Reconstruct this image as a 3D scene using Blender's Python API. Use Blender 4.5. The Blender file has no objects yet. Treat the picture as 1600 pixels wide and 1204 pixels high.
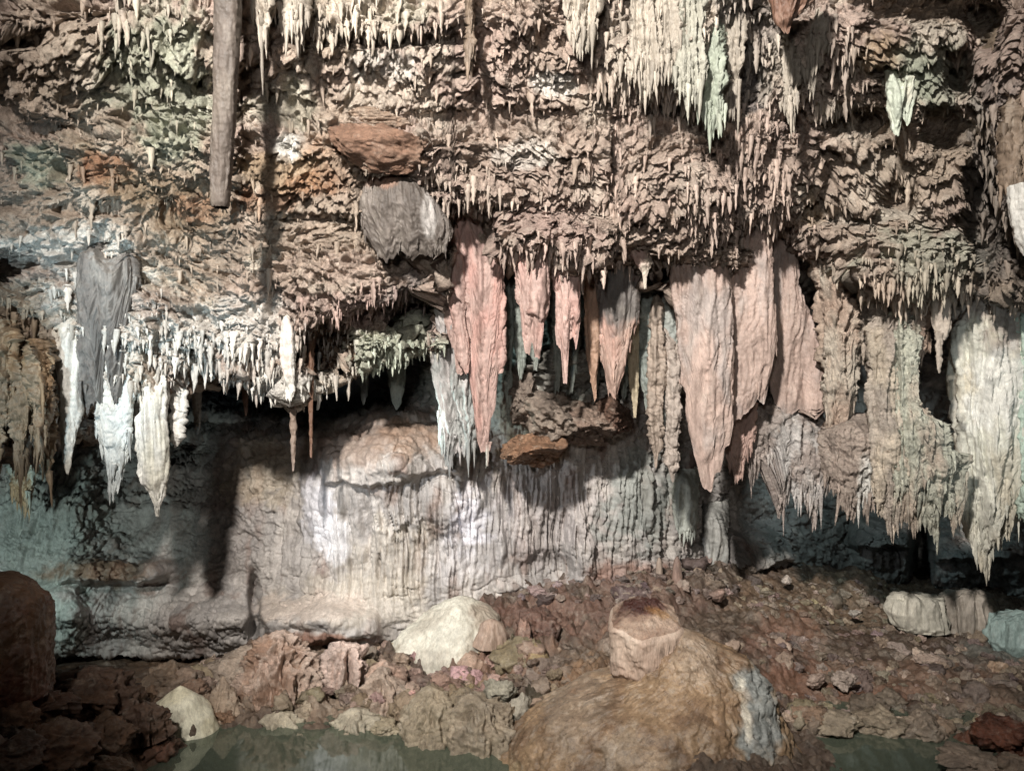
import bpy, math, random, time
import numpy as np
random.seed(5)
RNG = np.random.default_rng(11)
F, H, CU, CV = 1250.0, 4.0, 800.0, 602.0
f32 = np.float32
C = bpy.context.scene.collection
T0 = time.time()

# ------------------------------------------------------------------ maths
def P(u, v, D):
    u, v, D = np.broadcast_arrays(np.asarray(u, float), np.asarray(v, float), np.asarray(D, float))
    return np.stack([(u-CU)/F*D, D, H+(CV-v)/F*D], -1)

_G = RNG.normal(size=(64, 64, 64, 3)).astype(f32)
_G /= np.linalg.norm(_G, axis=-1, keepdims=True)
_G = _G.reshape(-1, 3)

def perlin(p):
    shp = p.shape[:-1]
    p = np.ascontiguousarray(p.reshape(-1, 3), dtype=f32)
    out = np.empty(len(p), f32)
    for a in range(0, len(p), 120000):
        q = p[a:a+120000]
        i = np.floor(q); fr = q-i; i = i.astype(np.int64) & 63
        w = fr*fr*fr*(fr*(fr*6-15)+10)
        j = (i+1) & 63
        X = (i[:, 0], j[:, 0]); Y = (i[:, 1], j[:, 1]); Z = (i[:, 2], j[:, 2])
        r = np.zeros(len(q), f32)
        for cx in (0, 1):
            wx = w[:, 0] if cx else 1-w[:, 0]
            for cy in (0, 1):
                wy = w[:, 1] if cy else 1-w[:, 1]
                for cz in (0, 1):
                    wz = w[:, 2] if cz else 1-w[:, 2]
                    g = _G[(X[cx]*64+Y[cy])*64+Z[cz]]
                    r += wx*wy*wz*(g[:, 0]*(fr[:, 0]-cx)+g[:, 1]*(fr[:, 1]-cy)+g[:, 2]*(fr[:, 2]-cz))
        out[a:a+120000] = r
    return (out*1.6).reshape(shp)

def fbm(p, octv=4, gain=.5, lac=2.03):
    a, s, r = 1., 0., 0.
    for k in range(octv):
        r = r+a*perlin(p+k*7.3); s += a; a *= gain; p = p*lac
    return r/s

def ridge(p, octv=3):
    a, s, r = 1., 0., 0.
    for k in range(octv):
        r = r+a*(1-np.abs(perlin(p+k*5.1))*2); s += a; a *= .5; p = p*2.07
    return r/s

_W = RNG.random((32, 32, 32, 3)).astype(f32).reshape(-1, 3)
def worley(p):
    shp = p.shape[:-1]
    p = p.reshape(-1, 3).astype(f32)
    f1 = np.full(len(p), 9., f32); f2 = f1.copy()
    for a in range(0, len(p), 150000):
        q = p[a:a+150000]; i = np.floor(q).astype(np.int64); fr = (q-i).astype(f32)
        A = np.full(len(q), 9., f32); B = A.copy()
        for dx in (-1, 0, 1):
            for dy in (-1, 0, 1):
                for dz in (-1, 0, 1):
                    g = _W[(((i[:, 0]+dx) & 31)*32+((i[:, 1]+dy) & 31))*32+((i[:, 2]+dz) & 31)]
                    d = (g[:, 0]+dx-fr[:, 0])**2+(g[:, 1]+dy-fr[:, 1])**2+(g[:, 2]+dz-fr[:, 2])**2
                    B = np.minimum(B, np.maximum(A, d)); A = np.minimum(A, d)
        f1[a:a+150000] = A; f2[a:a+150000] = B
    return np.sqrt(f1).reshape(shp), np.sqrt(f2).reshape(shp)

def sst(x, a, b):
    t = np.clip((x-a)/(b-a), 0, 1); return t*t*(3-2*t)

def ledge(q, per, amp, seed, thr=-.05):
    s = (q[..., 2]+.35*math.sin(seed*9)*q[..., 0])/per+1.7*perlin(q*np.array([.40, .40, .32])/per+seed)+.5*perlin(q*.9/per+seed*2)
    i = np.floor(s); t = s-i
    o = np.stack([i*7.7+seed, i*3.1, i*5.3], -1)
    m = sst(perlin(q*.6/per+o), thr-.12, thr+.2)
    return amp*m*(1-t)**1.3*sst(t, 0, .06)

def crag(p, lvl=1.0, small=1.0, seed=0.):
    """rough cave rock: outward displacement in metres"""
    w = np.stack([perlin(p*.8+seed+3), perlin(p*.8+seed+17), perlin(p*.8+seed+31)], -1)*.35
    q = p+w
    w2 = np.stack([perlin(p*4+9), perlin(p*4+19), perlin(p*4+29)], -1)*.07
    q2 = q+w2
    h = .24*fbm(q*.5+seed, 2)+.16*fbm(q*1.4+seed, 3)+.12*fbm(q2*3.1+seed, 2)
    h = h+.08*ledge(q, .62, .22, 3.3+seed)+.5*ledge(q2, .27, .15, 8.1+seed)+.12*(.5-worley(q2*2.3+seed)[0])
    w3 = np.stack([perlin(p*11+9), perlin(p*11+19), perlin(p*11+29)], -1)*.025
    q3 = q2+w3
    h = h+small*(ledge(q3, .125, .085, 1.7+seed, -.2)+ledge(q3, .06, .035, 5.7+seed, -.15)+.05*fbm(p*9+seed, 3)+.03*fbm(p*24, 3, .7))
    f1, f2 = worley(q3*5.2+seed)
    h = h+small*.09*(.55-f1)-small*.05*sst(.12-(f2-f1), 0, .12)
    pit = sst(perlin(q2*2.6+40+seed), .28, .5)
    pit2 = sst(perlin(q3*np.array([7., 7., 10.])+70+seed), .16, .38)
    return lvl*(h-small*(.16*pit+.085*pit2))

def flutes(p, fx=5., fz=.35, seed=0.):
    wx = .10*perlin(p*np.array([1.2, 1.2, .9])+seed)
    q = np.stack([(p[..., 0]+wx)*fx, p[..., 1]*fx, p[..., 2]*fz], -1)+seed
    return ridge(q, 3)

# ------------------------------------------------------------------ materials
def rock_material(name, bump=1.0, rough=(.55, .9), spec=.35, tex=1.0, coat=0.0, bscale=1.0, stretch=1.0, speck=1.0):
    m = bpy.data.materials.new(name); m.use_nodes = True
    nt = m.node_tree; N = nt.nodes; L = nt.links
    b = N['Principled BSDF']
    at = N.new('ShaderNodeAttribute'); at.attribute_name = 'Col'
    tc = N.new('ShaderNodeNewGeometry')
    mp = N.new('ShaderNodeMapping'); mp.inputs['Scale'].default_value = (1, 1, stretch)
    L.new(tc.outputs['Position'], mp.inputs['Vector'])
    def noise(sc, det, rg=.6, dist=0.):
        n = N.new('ShaderNodeTexNoise'); n.inputs['Scale'].default_value = sc; n.inputs['Detail'].default_value = det
        n.inputs['Roughness'].default_value = rg; n.inputs['Distortion'].default_value = dist
        L.new(mp.outputs[0], n.inputs['Vector']); return n
    def ramp(src, lo, hi, a, c):
        r = N.new('ShaderNodeMapRange'); r.inputs[1].default_value = lo; r.inputs[2].default_value = hi
        r.inputs[3].default_value = a; r.inputs[4].default_value = c
        L.new(src, r.inputs[0]); return r.outputs[0]
    n1 = noise(3.5, 6, .65, .4); n2 = noise(22, 8, .7, .2); n3 = noise(75, 4, .7)
    def mul(a, b_):
        x = N.new('ShaderNodeMath'); x.operation = 'MULTIPLY'; L.new(a, x.inputs[0]); L.new(b_, x.inputs[1]); return x.outputs[0]
    k = mul(ramp(n1.outputs[0], .3, .7, 1-.22*tex, 1+.22*tex), ramp(n2.outputs[0], .3, .7, 1-.3*tex, 1+.28*tex))
    k = mul(k, ramp(n3.outputs[0], .3, .7, 1-.16*tex, 1+.16*tex))
    vm = N.new('ShaderNodeVectorMath'); vm.operation = 'SCALE'
    L.new(at.outputs['Color'], vm.inputs[0]); L.new(k, vm.inputs['Scale'])
    # hue drift: some earth, some calcite
    mx = N.new('ShaderNodeMix'); mx.data_type = 'RGBA'; mx.blend_type = 'MIX'
    n4 = noise(1.7, 5, .6, .5)
    L.new(ramp(n4.outputs[0], .50, .75, 0, .45*tex), mx.inputs[0])
    hs = N.new('ShaderNodeHueSaturation'); hs.inputs['Hue'].default_value = .485
    hs.inputs['Saturation'].default_value = 1.2; hs.inputs['Value'].default_value = .86
    L.new(vm.outputs[0], mx.inputs[6]); L.new(vm.outputs[0], hs.inputs['Color']); L.new(hs.outputs[0], mx.inputs[7])
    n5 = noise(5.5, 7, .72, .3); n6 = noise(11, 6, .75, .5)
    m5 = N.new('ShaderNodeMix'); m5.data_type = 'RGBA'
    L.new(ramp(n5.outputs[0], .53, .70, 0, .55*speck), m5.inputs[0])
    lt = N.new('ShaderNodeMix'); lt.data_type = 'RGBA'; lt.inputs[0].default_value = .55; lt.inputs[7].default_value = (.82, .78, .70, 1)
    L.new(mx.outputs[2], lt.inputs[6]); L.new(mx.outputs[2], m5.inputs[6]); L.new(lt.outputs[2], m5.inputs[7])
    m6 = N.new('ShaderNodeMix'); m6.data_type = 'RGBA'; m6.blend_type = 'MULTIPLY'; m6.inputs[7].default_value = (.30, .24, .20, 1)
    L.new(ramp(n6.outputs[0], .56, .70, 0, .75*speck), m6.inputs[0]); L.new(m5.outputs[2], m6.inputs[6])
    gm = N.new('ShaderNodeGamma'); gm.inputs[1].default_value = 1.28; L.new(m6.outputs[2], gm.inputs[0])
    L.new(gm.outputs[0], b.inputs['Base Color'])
    L.new(ramp(n2.outputs[0], .35, .7, rough[0], rough[1]), b.inputs['Roughness'])
    b.inputs['Specular IOR Level'].default_value = spec
    b.inputs['Coat Weight'].default_value = coat; b.inputs['Coat Roughness'].default_value = .15
    vo = N.new('ShaderNodeTexVoronoi'); vo.inputs['Scale'].default_value = 16*bscale; L.new(mp.outputs[0], vo.inputs['Vector'])
    nb = noise(30*bscale, 8, .75, .3)
    ad = N.new('ShaderNodeMath'); ad.operation = 'MULTIPLY_ADD'; ad.inputs[1].default_value = .5
    L.new(vo.outputs[0], ad.inputs[0]); L.new(nb.outputs[0], ad.inputs[2])
    bp = N.new('ShaderNodeBump'); bp.inputs['Strength'].default_value = .8*bump; bp.inputs['Distance'].default_value = .035
    L.new(ad.outputs[0], bp.inputs['Height']); L.new(bp.outputs[0], b.inputs['Normal'])
    return m

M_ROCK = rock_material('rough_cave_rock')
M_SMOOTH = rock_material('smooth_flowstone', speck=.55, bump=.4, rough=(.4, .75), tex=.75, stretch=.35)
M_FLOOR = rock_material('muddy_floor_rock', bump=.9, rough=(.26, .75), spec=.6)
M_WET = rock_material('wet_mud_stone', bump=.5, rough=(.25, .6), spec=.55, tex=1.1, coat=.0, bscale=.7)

# ------------------------------------------------------------------ mesh output
def link_mesh(name, pts, quads=None, tris=None, col=None, mat=None, parent=None, smooth=True, origin=None):
    pts = np.asarray(pts, f32).reshape(-1, 3)
    if origin is None:
        origin = np.array([0, 0, 0], f32)
    me = bpy.data.meshes.new(name)
    me.vertices.add(len(pts)); me.vertices.foreach_set('co', (pts-np.asarray(origin, f32)).ravel())
    parts = []; tot = []
    if quads is not None and len(quads): parts.append(np.asarray(quads).ravel()); tot.append(np.full(len(quads), 4))
    if tris is not None and len(tris): parts.append(np.asarray(tris).ravel()); tot.append(np.full(len(tris), 3))
    idx = np.concatenate(parts).astype(np.int32); tot = np.concatenate(tot).astype(np.int32)
    me.loops.add(len(idx)); me.loops.foreach_set('vertex_index', idx)
    st = np.concatenate([[0], np.cumsum(tot)[:-1]]).astype(np.int32)
    me.polygons.add(len(tot)); me.polygons.foreach_set('loop_start', st); me.polygons.foreach_set('loop_total', tot)
    me.polygons.foreach_set('use_smooth', np.full(len(tot), smooth, bool))
    me.update(calc_edges=True)
    if col is not None:
        a = me.attributes.new('Col', 'FLOAT_COLOR', 'POINT')
        c = np.ones((len(pts), 4), f32); c[:, :3] = np.broadcast_to(np.asarray(col, f32).reshape(-1, 3) if np.ndim(col) > 1 else np.asarray(col, f32), (len(pts), 3))
        a.data.foreach_set('color', c.ravel())
    if mat: me.materials.append(mat)
    o = bpy.data.objects.new(name, me); C.objects.link(o)
    o.location = tuple(float(x) for x in origin)
    if parent is not None:
        o.parent = parent
        o.location = tuple(float(a-b) for a, b in zip(origin, parent.location))
    return o

def tag(o, label=None, cat=None, group=None, kind=None):
    if label: o['label'] = label
    if cat: o['category'] = cat
    if group: o['group'] = group
    if kind: o['kind'] = kind
    return o

def thing(name, label, cat, loc, group=None):
    o = bpy.data.objects.new(name, None); C.objects.link(o); o.location = tuple(float(x) for x in loc)
    o.empty_display_size = .2
    return tag(o, label, cat, group)

def gridquads(nr, nc, wrap=False):
    r = np.arange(nr-1)[:, None]; c = np.arange(nc if wrap else nc-1)[None]
    c2 = (c+1) % nc
    return np.stack([r*nc+c, (r+1)*nc+c, (r+1)*nc+c2, r*nc+c2], -1).reshape(-1, 4)

def gnormals(p):
    du = np.gradient(p, axis=1); dv = np.gradient(p, axis=0)
    n = np.cross(du, -dv); n /= np.linalg.norm(n, axis=-1, keepdims=True)+1e-9
    return n     # for a wall seen from the front this points at the camera (checked by the caller)

def stains_or_light(col, u, v, pos, lst, seed=0.):
    wob = fbm(pos*1.9+seed, 4)
    wob2 = fbm(pos*7+seed+5, 3)
    for (cu, cv, ru, rv, c, s) in lst:
        d = np.sqrt(((u-cu)/ru)**2+((v-cv)/rv)**2)+wob*.9+wob2*.45
        k = (s*sst(1.15-d, 0, .6))[..., None]
        col = col*(1-k)+np.array(c)*k
    return col

def mixn(pos, a, b, sc, lo=-.25, hi=.25, seed=0.):
    k = sst(fbm(pos*sc+seed, 4), lo, hi)[..., None]
    return np.asarray(a)*(1-k)+np.asarray(b)*k

TAN = np.array([.44, .375, .31]); PINK = np.array([.455, .375, .33]); CREAM = np.array([.58, .53, .46])
GREEN = np.array([.42, .45, .37]); RUST = np.array([.27, .165, .105]); GREY = np.array([.33, .31, .30])
WHITE = np.array([.74, .73, .69]); BROWN = np.array([.24, .145, .09]); DARK = np.array([.12, .075, .05])
TEAL = np.array([.40, .44, .41]); ROSE = np.array([.49, .375, .34]); OCHRE = np.array([.34, .27, .195])

def interp_grid(us, vs, tab, u, v):
    us = np.array(us, float); vs = np.array(vs, float); tab = np.array(tab, float)
    iu = np.clip(np.searchsorted(us, u, 'right')-1, 0, len(us)-2); iv = np.clip(np.searchsorted(vs, v, 'right')-1, 0, len(vs)-2)
    fu = np.clip((u-us[iu])/(us[iu+1]-us[iu]), 0, 1); fv = np.clip((v-vs[iv])/(vs[iv+1]-vs[iv]), 0, 1)
    fu = fu*fu*(3-2*fu); fv = fv*fv*(3-2*fv)
    return (tab[iv, iu]*(1-fu)+tab[iv, iu+1]*fu)*(1-fv)+(tab[iv+1, iu]*(1-fu)+tab[iv+1, iu+1]*fu)*fv

def bumps(u, v, lst, pos=None):
    r = 0.
    for (cu, cv, ru, rv, a) in lst:
        if ru > 2.9*rv and a > 0: a *= .45
        d = ((u-cu)/ru)**2+((v-cv)/rv)**2
        r = r+a*np.exp(-d*d*.8)
    return r

# ------------------------------------------------------------------ ceiling mass
LIP = [(-300, 720), (-50, 715), (0, 705), (60, 700), (110, 640), (150, 610), (200, 625), (262, 615), (285, 590), (300, 560), (335, 575), (370, 590),
       (420, 600), (455, 625), (480, 592), (520, 590), (560, 572), (600, 560), (650, 548), (690, 540), (705, 470), (712, 400),
       (740, 372), (775, 385), (800, 400), (850, 415), (900, 420), (940, 408), (975, 405), (1005, 425), (1040, 412), (1090, 430), (1130, 436),
       (1160, 420), (1176, 380), (1200, 362), (1240, 372), (1275, 385), (1300, 378), (1322, 400), (1345, 440), (1390, 460), (1430, 466),
       (1500, 452), (1545, 462), (1600, 470), (1700, 480), (1900, 500)]
CB = [(1060, 330, 95, 85, -.75), (850, 372, 95, 34, -.5), (640, 240, 90, 40, -.30), (800, 300, 110, 40, -.25), (870, 380, 90, 40, -.35), (500, 440, 120, 60, -.25),
      (130, 350, 160, 60, -.25), (280, 420, 90, 40, .15), (740, 322, 90, 9, .55), (665, 296, 50, 7, .5), (735, 365, 35, 26, 1.0), (640, 400, 40, 45, .35),
      (560, 60, 170, 14, .55), (430, 30, 50, 16, .6), (860, 65, 60, 20, .35), (940, 25, 90, 25, .6), (1165, 90, 45, 70, .9), (1100, 165, 90, 16, .55),
      (1450, 10, 90, 28, 1.2), (1535, 330, 30, 120, 1.0), (1375, 220, 35, 80, .45), (1330, 335, 60, 12, .6), (1460, 260, 60, 16, .5), (1350, 110, 60, 12, .5),
      (515, 545, 34, 36, 1.8), (655, 500, 42, 38, 1.8), (12, 420, 26, 24, 1.0), (395, 200, 22, 120, .22), (600, 500, 60, 25, .5), (1420, 400, 110, 40, -.35),
      (1250, 150, 40, 90, -.3), (1060, 90, 120, 60, -.3), (1585, 200, 35, 150, -.5), (300, 345, 60, 14, .3), (140, 330, 70, 8, .35),
      (160, 500, 140, 70, -.2), (420, 520, 130, 30, -.15), (900, 180, 70, 12, .3), (1330, 190, 50, 22, .8), (1480, 200, 40, 40, .9), (1400, 300, 30, 30, .8), (1500, 110, 30, 40, .8), (1240, 200, 22, 40, .5), (700, 180, 60, 12, .5), (330, 130, 30, 20, .4), (90, 200, 60, 10, .5), (40, 60, 40, 16, .6), (480, 340, 60, 8, .4), (1200, 370, 50, 24, 1.2), (1540, 40, 30, 40, .9), (960, 260, 16, 70, .3), (1270, 340, 40, 20, .4), (90, 620, 60, 60, .25),
      (30, 520, 60, 80, .3)]
ulist = np.arange(-260, 1861, 1.45)
lipv = np.interp(ulist, [a for a, b in LIP], [b for a, b in LIP])
lipv = lipv+9*perlin(np.stack([ulist/22., ulist*0, ulist*0+3.3], -1))+6*perlin(np.stack([ulist/7., ulist*0, ulist*0+8.3], -1))
NR = 430
tt = np.linspace(0, 1, NR)[:, None]
V = -115+(lipv[None]+115)*tt
U = np.broadcast_to(ulist[None], V.shape)
Dd = interp_grid([-260, 0, 500, 1000, 1400, 1860], [-230, 0, 200, 400, 600, 750],
                 [[6.6, 7.0, 7.3, 7.3, 7.0, 6.0], [7.9, 8.3, 8.6, 8.6, 8.3, 7.4], [8.5, 9.0, 9.2, 9.3, 9.0, 8.1], [8.9, 9.4, 9.8, 10., 9.8, 9.0],
                  [8.9, 9.4, 10., 10.4, 10.2, 9.4], [9.0, 9.5, 10.1, 10.5, 10.4, 9.4]], U, V)
Dn = Dd+0.
Dd = Dd+.85*bumps(U, V, CB)
Dd = Dd+.35*sst((V-lipv[None]), -25, 0)**2
front = P(U, V, Dd)
# underside runs back from the lip into the dark
NB = 70
s = (np.linspace(0, 1, NB+1)[1:, None])**1.6
last = front[-1]
und = np.stack([np.broadcast_to(last[None, :, 0]*(1+0*s), (NB, len(ulist))), last[None, :, 1]+s*8.5, last[None, :, 2]+.5*s**.5+0*last[None, :, 0]], -1)
base = np.concatenate([front, und], 0)
Uc = np.concatenate([U, np.repeat(U[-1:], NB, 0)], 0); Vc = np.concatenate([V, np.repeat(V[-1:], NB, 0)], 0)
nbase = np.concatenate([P(U, V, Dn+.35*sst((V-lipv[None]), -25, 0)**2), und], 0)
nrm = gnormals(nbase)*.75+gnormals(base)*.25; nrm /= np.linalg.norm(nrm, axis=-1, keepdims=True)
if nrm[200, 700, 1] > 0: nrm = -nrm
rimw = sst(Vc-np.concatenate([np.repeat(lipv[None], NR+NB, 0)], 0), -120, -5)
small = .95+.25*rimw
h = crag(base, 1.0, small*1.15)
# hanging streaky zones
hz = np.zeros_like(Uc)
for (cu, cv, ru, rv, a) in [(1080, 90, 150, 110, 1), (560, 20, 190, 40, .8), (1160, 250, 130, 110, .7), (1060, 350, 100, 70, .6), (1290, 110, 60, 90, .8), (1430, 150, 40, 60, .8),
                            (930, 270, 60, 110, .7), (60, 560, 90, 130, .8), (230, 30, 40, 70, .8), (1400, 430, 120, 50, .6), (160, 470, 120, 110, .6), (440, 540, 40, 60, .6), (1580, 250, 40, 200, 1), (400, 230, 30, 60, .4)]:
    hz = np.maximum(hz, a*np.exp(-(((Uc-cu)/ru)**2+((Vc-cv)/rv)**2)))
fl = flutes(base, 6.5, .9, 4.)
h = h*(1-.25*hz)+hz*.13*(fl-.45)
h = h+rimw*(.09*(ridge(base*8., 3)-.62)+.05*fbm(base*19, 2))*(1-.5*sst(Uc, 700, 800))
ceil_pts = base+nrm*h[..., None]
ceil_pts[..., 2] -= (.10*hz*np.maximum(fl-.5, 0))
k = fbm(base*.55+2, 3)
col = TAN+(PINK-TAN)*sst(k, -.3, .3)[..., None]
col = mixn(base, col, CREAM, 1.6, .02, .38, 5.)
col = col+(PINK*.95-col)*(.55*sst(Uc, 420, 900)*(1-sst(Uc, 1200, 1400)))[..., None]
CST = [(60, 90, 110, 110, TAN*1.05, .5), (250, 130, 110, 130, GREEN, .75), (60, 250, 70, 40, GREEN, .8), (120, 260, 60, 50, OCHRE, .55), (165, 265, 60, 30, RUST*1.3, .85), (230, 290, 70, 30, OCHRE*1.05, .7), (500, 250, 60, 50, RUST*1.45, .55), (430, 310, 60, 25, RUST*1.2, .7), (300, 360, 90, 25, OCHRE, .5),
       (290, 320, 80, 45, OCHRE*.9, .75), (300, 330, 40, 20, RUST*1.2, .6), (385, 310, 22, 30, RUST, .8), (450, 265, 70, 42, OCHRE*1.15, .9), (500, 285, 50, 20, RUST*1.5, .6), (450, 225, 30, 28, WHITE, .95),
       (445, 160, 50, 40, GREEN*1.05, .4), (90, 385, 110, 45, WHITE*.95, .8), (160, 520, 110, 110, WHITE, .75), (60, 470, 60, 40, WHITE, .8), (600, 150, 70, 50, CREAM, .6), (590, 105, 60, 30, WHITE*.9, .5),
       (370, 380, 60, 40, TAN*.7, .6), (540, 420, 80, 40, PINK*1.05, .6), (550, 480, 90, 30, ROSE*.95, .6), (640, 20, 50, 25, GREEN*.9, .6), (870, 135, 40, 25, WHITE*.95, .7), (820, 240, 50, 25, WHITE*.85, .5),
       (920, 165, 30, 40, CREAM, .5), (1100, 60, 160, 80, CREAM*.92, .75), (1110, 130, 30, 60, GREEN*1.05, .7), (560, 20, 170, 30, CREAM, .6), (1370, 75, 45, 35, OCHRE*1.25, .8), (1420, 130, 40, 70, GREEN, .7),
       (1460, 120, 60, 60, GREEN*.85, .6), (1440, 250, 100, 80, TAN*.95, .5), (1440, 400, 110, 50, GREEN*.95+.04, .6), (1260, 310, 30, 30, CREAM*.95, .7), (1270, 325, 16, 20, OCHRE*1.4, .6), (1200, 30, 70, 90, GREY*.8, .5),
       (1170, 110, 45, 80, GREY*.75, .8), (1230, 100, 50, 60, CREAM, .6), (350, 520, 130, 60, WHITE*.92, .7), (440, 600, 60, 30, WHITE, .8), (600, 545, 110, 30, GREEN*1.15+.05, .8), (30, 560, 90, 140, OCHRE*.85, .8), (500, 545, 50, 40, BROWN, .8),
       (650, 480, 50, 50, GREY*.6, .7), (1560, 300, 60, 200, GREY*.7, .6), (700, 360, 60, 30, BROWN, .5), (850, 360, 90, 50, ROSE*.9, .5), (560, 250, 60, 50, TAN*.8, .6), (240, 470, 60, 30, PINK*.85, .6)]
col = stains_or_light(col, Uc, Vc, base, CST)
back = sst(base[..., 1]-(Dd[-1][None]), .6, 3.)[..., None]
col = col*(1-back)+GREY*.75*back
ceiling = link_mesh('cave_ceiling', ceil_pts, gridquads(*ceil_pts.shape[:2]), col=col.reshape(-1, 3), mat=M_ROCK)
tag(ceiling, kind='structure')
print('lip', [round(lipD(a, a+40), 2) for a in range(700, 1600, 60)] if 'lipD' in globals() else '')
print('ceiling', round(time.time()-T0, 1))

def surfD(u, v):
    j = int(np.clip(np.searchsorted(ulist, u), 0, len(ulist)-1)); i = int(np.clip((v+115)/(lipv[j]+115)*(NR-1), 0, NR-1))
    return float(np.median(ceil_pts[max(0, i-5):i+6, max(0, j-5):j+6, 1]))
def lipD(u0, u1):
    j0, j1 = [int(np.clip(np.searchsorted(ulist, x), 0, len(ulist)-1)) for x in (u0, u1)]
    return float(np.percentile(ceil_pts[NR-14:NR-2, j0:j1+1, 1], 40))
# ------------------------------------------------------------------ back wall
bu = [-300, 0, 100, 200, 290, 380, 450, 520, 600, 680, 800, 900, 1000, 1100, 1200, 1300, 1400, 1500, 1600, 1900]
bv = [300, 540, 620, 660, 690, 740, 800, 900, 960, 1024, 1036, 1090]
bt = [[15, 15, 15, 16, 17, 17, 17, 16.5, 16, 12.6, 12.4, 12.3, 12.2, 13, 13.5, 14, 14, 14, 14, 14],
      [14, 14, 14, 15.5, 17, 17, 17, 16.5, 16, 12.5, 12.3, 12.2, 12.2, 13, 13.5, 14, 14, 14, 14, 14],
      [14, 14, 14, 15.5, 17, 17, 16.5, 16.5, 15.5, 12.6, 12.2, 12.1, 12.2, 13, 13.5, 14, 14, 14, 14, 14],
      [13.5, 13.8, 14, 15.5, 16.5, 15, 14, 13.4, 12.2, 12.4, 12.2, 12.1, 12.3, 13, 13.5, 14.5, 15, 15, 15, 15],
      [13.2, 13.5, 14, 15.0, 15.5, 13.2, 12.8, 12.4, 11.7, 12.0, 12.3, 12.3, 12.5, 13.2, 14, 15, 15, 15, 15, 15],
      [13, 13.2, 13.6, 14.6, 14.0, 12.8, 12.6, 12.0, 11.5, 11.7, 12.1, 12.2, 12.5, 13.4, 14.5, 15.5, 16, 15.5, 15, 15],
      [12.6, 12.7, 12.9, 13.8, 13.2, 12.7, 12.5, 11.9, 11.6, 11.7, 12.0, 12.2, 12.6, 13.6, 14.5, 15.5, 16, 15.5, 15, 15],
      [12.4, 12.4, 12.5, 13.0, 12.9, 12.6, 12.3, 11.8, 11.7, 11.8, 12.0, 12.2, 12.5, 13.6, 14.6, 15.6, 16, 15.4, 15, 15],
      [12.3, 12.3, 12.4, 12.7, 12.5, 12.3, 12.1, 11.8, 11.7, 11.8, 12.1, 12.4, 13, 14, 15, 16, 16.5, 15.6, 15, 15],
      [12.3, 12.3, 12.5, 12.8, 12.6, 12.4, 12.1, 11.9, 11.9, 12, 12.4, 12.8, 13.5, 14.5, 15.5, 16.5, 17, 16, 15.5, 15],
      [12.6, 12.8, 14, 14.5, 14.2, 12.8, 12.4, 12.2, 12.2, 12.2, 12.6, 13, 14, 15, 16, 17, 17.5, 17, 16, 15],
      [13, 13, 15, 15.5, 15, 13, 12.6, 12.4, 12.4, 12.4, 13, 13.4, 14.5, 15.5, 16.5, 17.5, 18, 17.5, 16.5, 15.5]]
u1 = np.arange(-280, 1881, 1.6); v1 = np.arange(330, 1091, 1.6)
U2, V2 = np.meshgrid(u1, v1)
D2 = interp_grid(bu, bv, bt, U2, V2)
D2 = D2+bumps(U2, V2, [(870, 640, 110, 80, -.45), (590, 690, 90, 45, -.35), (530, 700, 40, 30, -.2), (640, 760, 120, 60, -.15), (520, 770, 50, 60, -.12), (700, 790, 40, 50, -.1), (500, 985, 90, 30, -.25),
                       (470, 960, 90, 20, -.2), (250, 960, 130, 30, -.3), (330, 985, 90, 30, -.3), (398, 940, 9, 45, .5), (400, 985, 14, 20, .4), (560, 1010, 60, 14, .5), (90, 960, 40, 60, -.4), (100, 900, 60, 18, .3), (190, 890, 90, 22, -.35),
                       (870, 850, 40, 60, .25), (850, 890, 60, 25, .2), (1075, 800, 22, 40, -.5), (905, 855, 22, 50, -.3), (990, 800, 50, 60, -.25), (1085, 850, 20, 50, -.3), (1440, 880, 16, 60, 1.5), (1390, 870, 50, 60, -.6), (1480, 880, 50, 50, -.5),
                       (1180, 870, 60, 40, -.5), (1550, 880, 60, 30, -.3), (840, 950, 60, 25, .3)])
wb = P(U2, V2, D2)
n2 = gnormals(P(U2, V2, interp_grid(bu, bv, bt, U2, V2)))
if n2[200, 700, 1] > 0: n2 = -n2
fz = np.zeros_like(U2)
for (cu, cv, ru, rv, a) in [(620, 840, 130, 90, 1.), (870, 800, 170, 110, .9), (1000, 780, 90, 110, .8), (60, 800, 110, 90, .8), (100, 960, 70, 60, .6), (480, 820, 60, 80, .5), (550, 740, 60, 30, .5),
                            (870, 560, 160, 120, .5), (1200, 800, 200, 80, .5), (250, 970, 140, 40, .4), (1400, 880, 150, 60, .5), (380, 760, 60, 60, .35)]:
    fz = np.maximum(fz, a*np.exp(-(((U2-cu)/ru)**4+((V2-cv)/rv)**4)))
for (ua, ub, ve, hh, am) in [(500, 640, 752, 60, .22), (610, 730, 738, 75, .25), (395, 600, 1000, 70, .38), (90, 260, 905, 40, .4), (1130, 1300, 885, 60, .5), (1330, 1440, 850, 60, .5), (1450, 1600, 870, 60, .4)]:
    wob_ = 14*perlin(np.stack([U2/60., U2*0+ua, U2*0], -1))+7*perlin(np.stack([U2/17., U2*0+ua, U2*0], -1))
    win = sst(U2, ua-12, ua+25)*(1-sst(U2, ub-25, ub+12))
    tv = (V2-(ve+wob_-hh))/hh
    D2 = D2-am*win*np.where(tv < 1, np.clip(tv, 0, 1)**.8, np.clip(1-(tv-1)*hh/7., 0, 1))
wb = P(U2, V2, D2)
fl1 = flutes(wb, 3.6, .35, 11.); fl2 = flutes(wb, 8.5, .5, 27.)
f1, f2 = worley((wb+.15*perlin(wb*1.7)[..., None])*np.array([2.1, 2.1, 2.6]))
lump = .14*(.75-f1)
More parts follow.
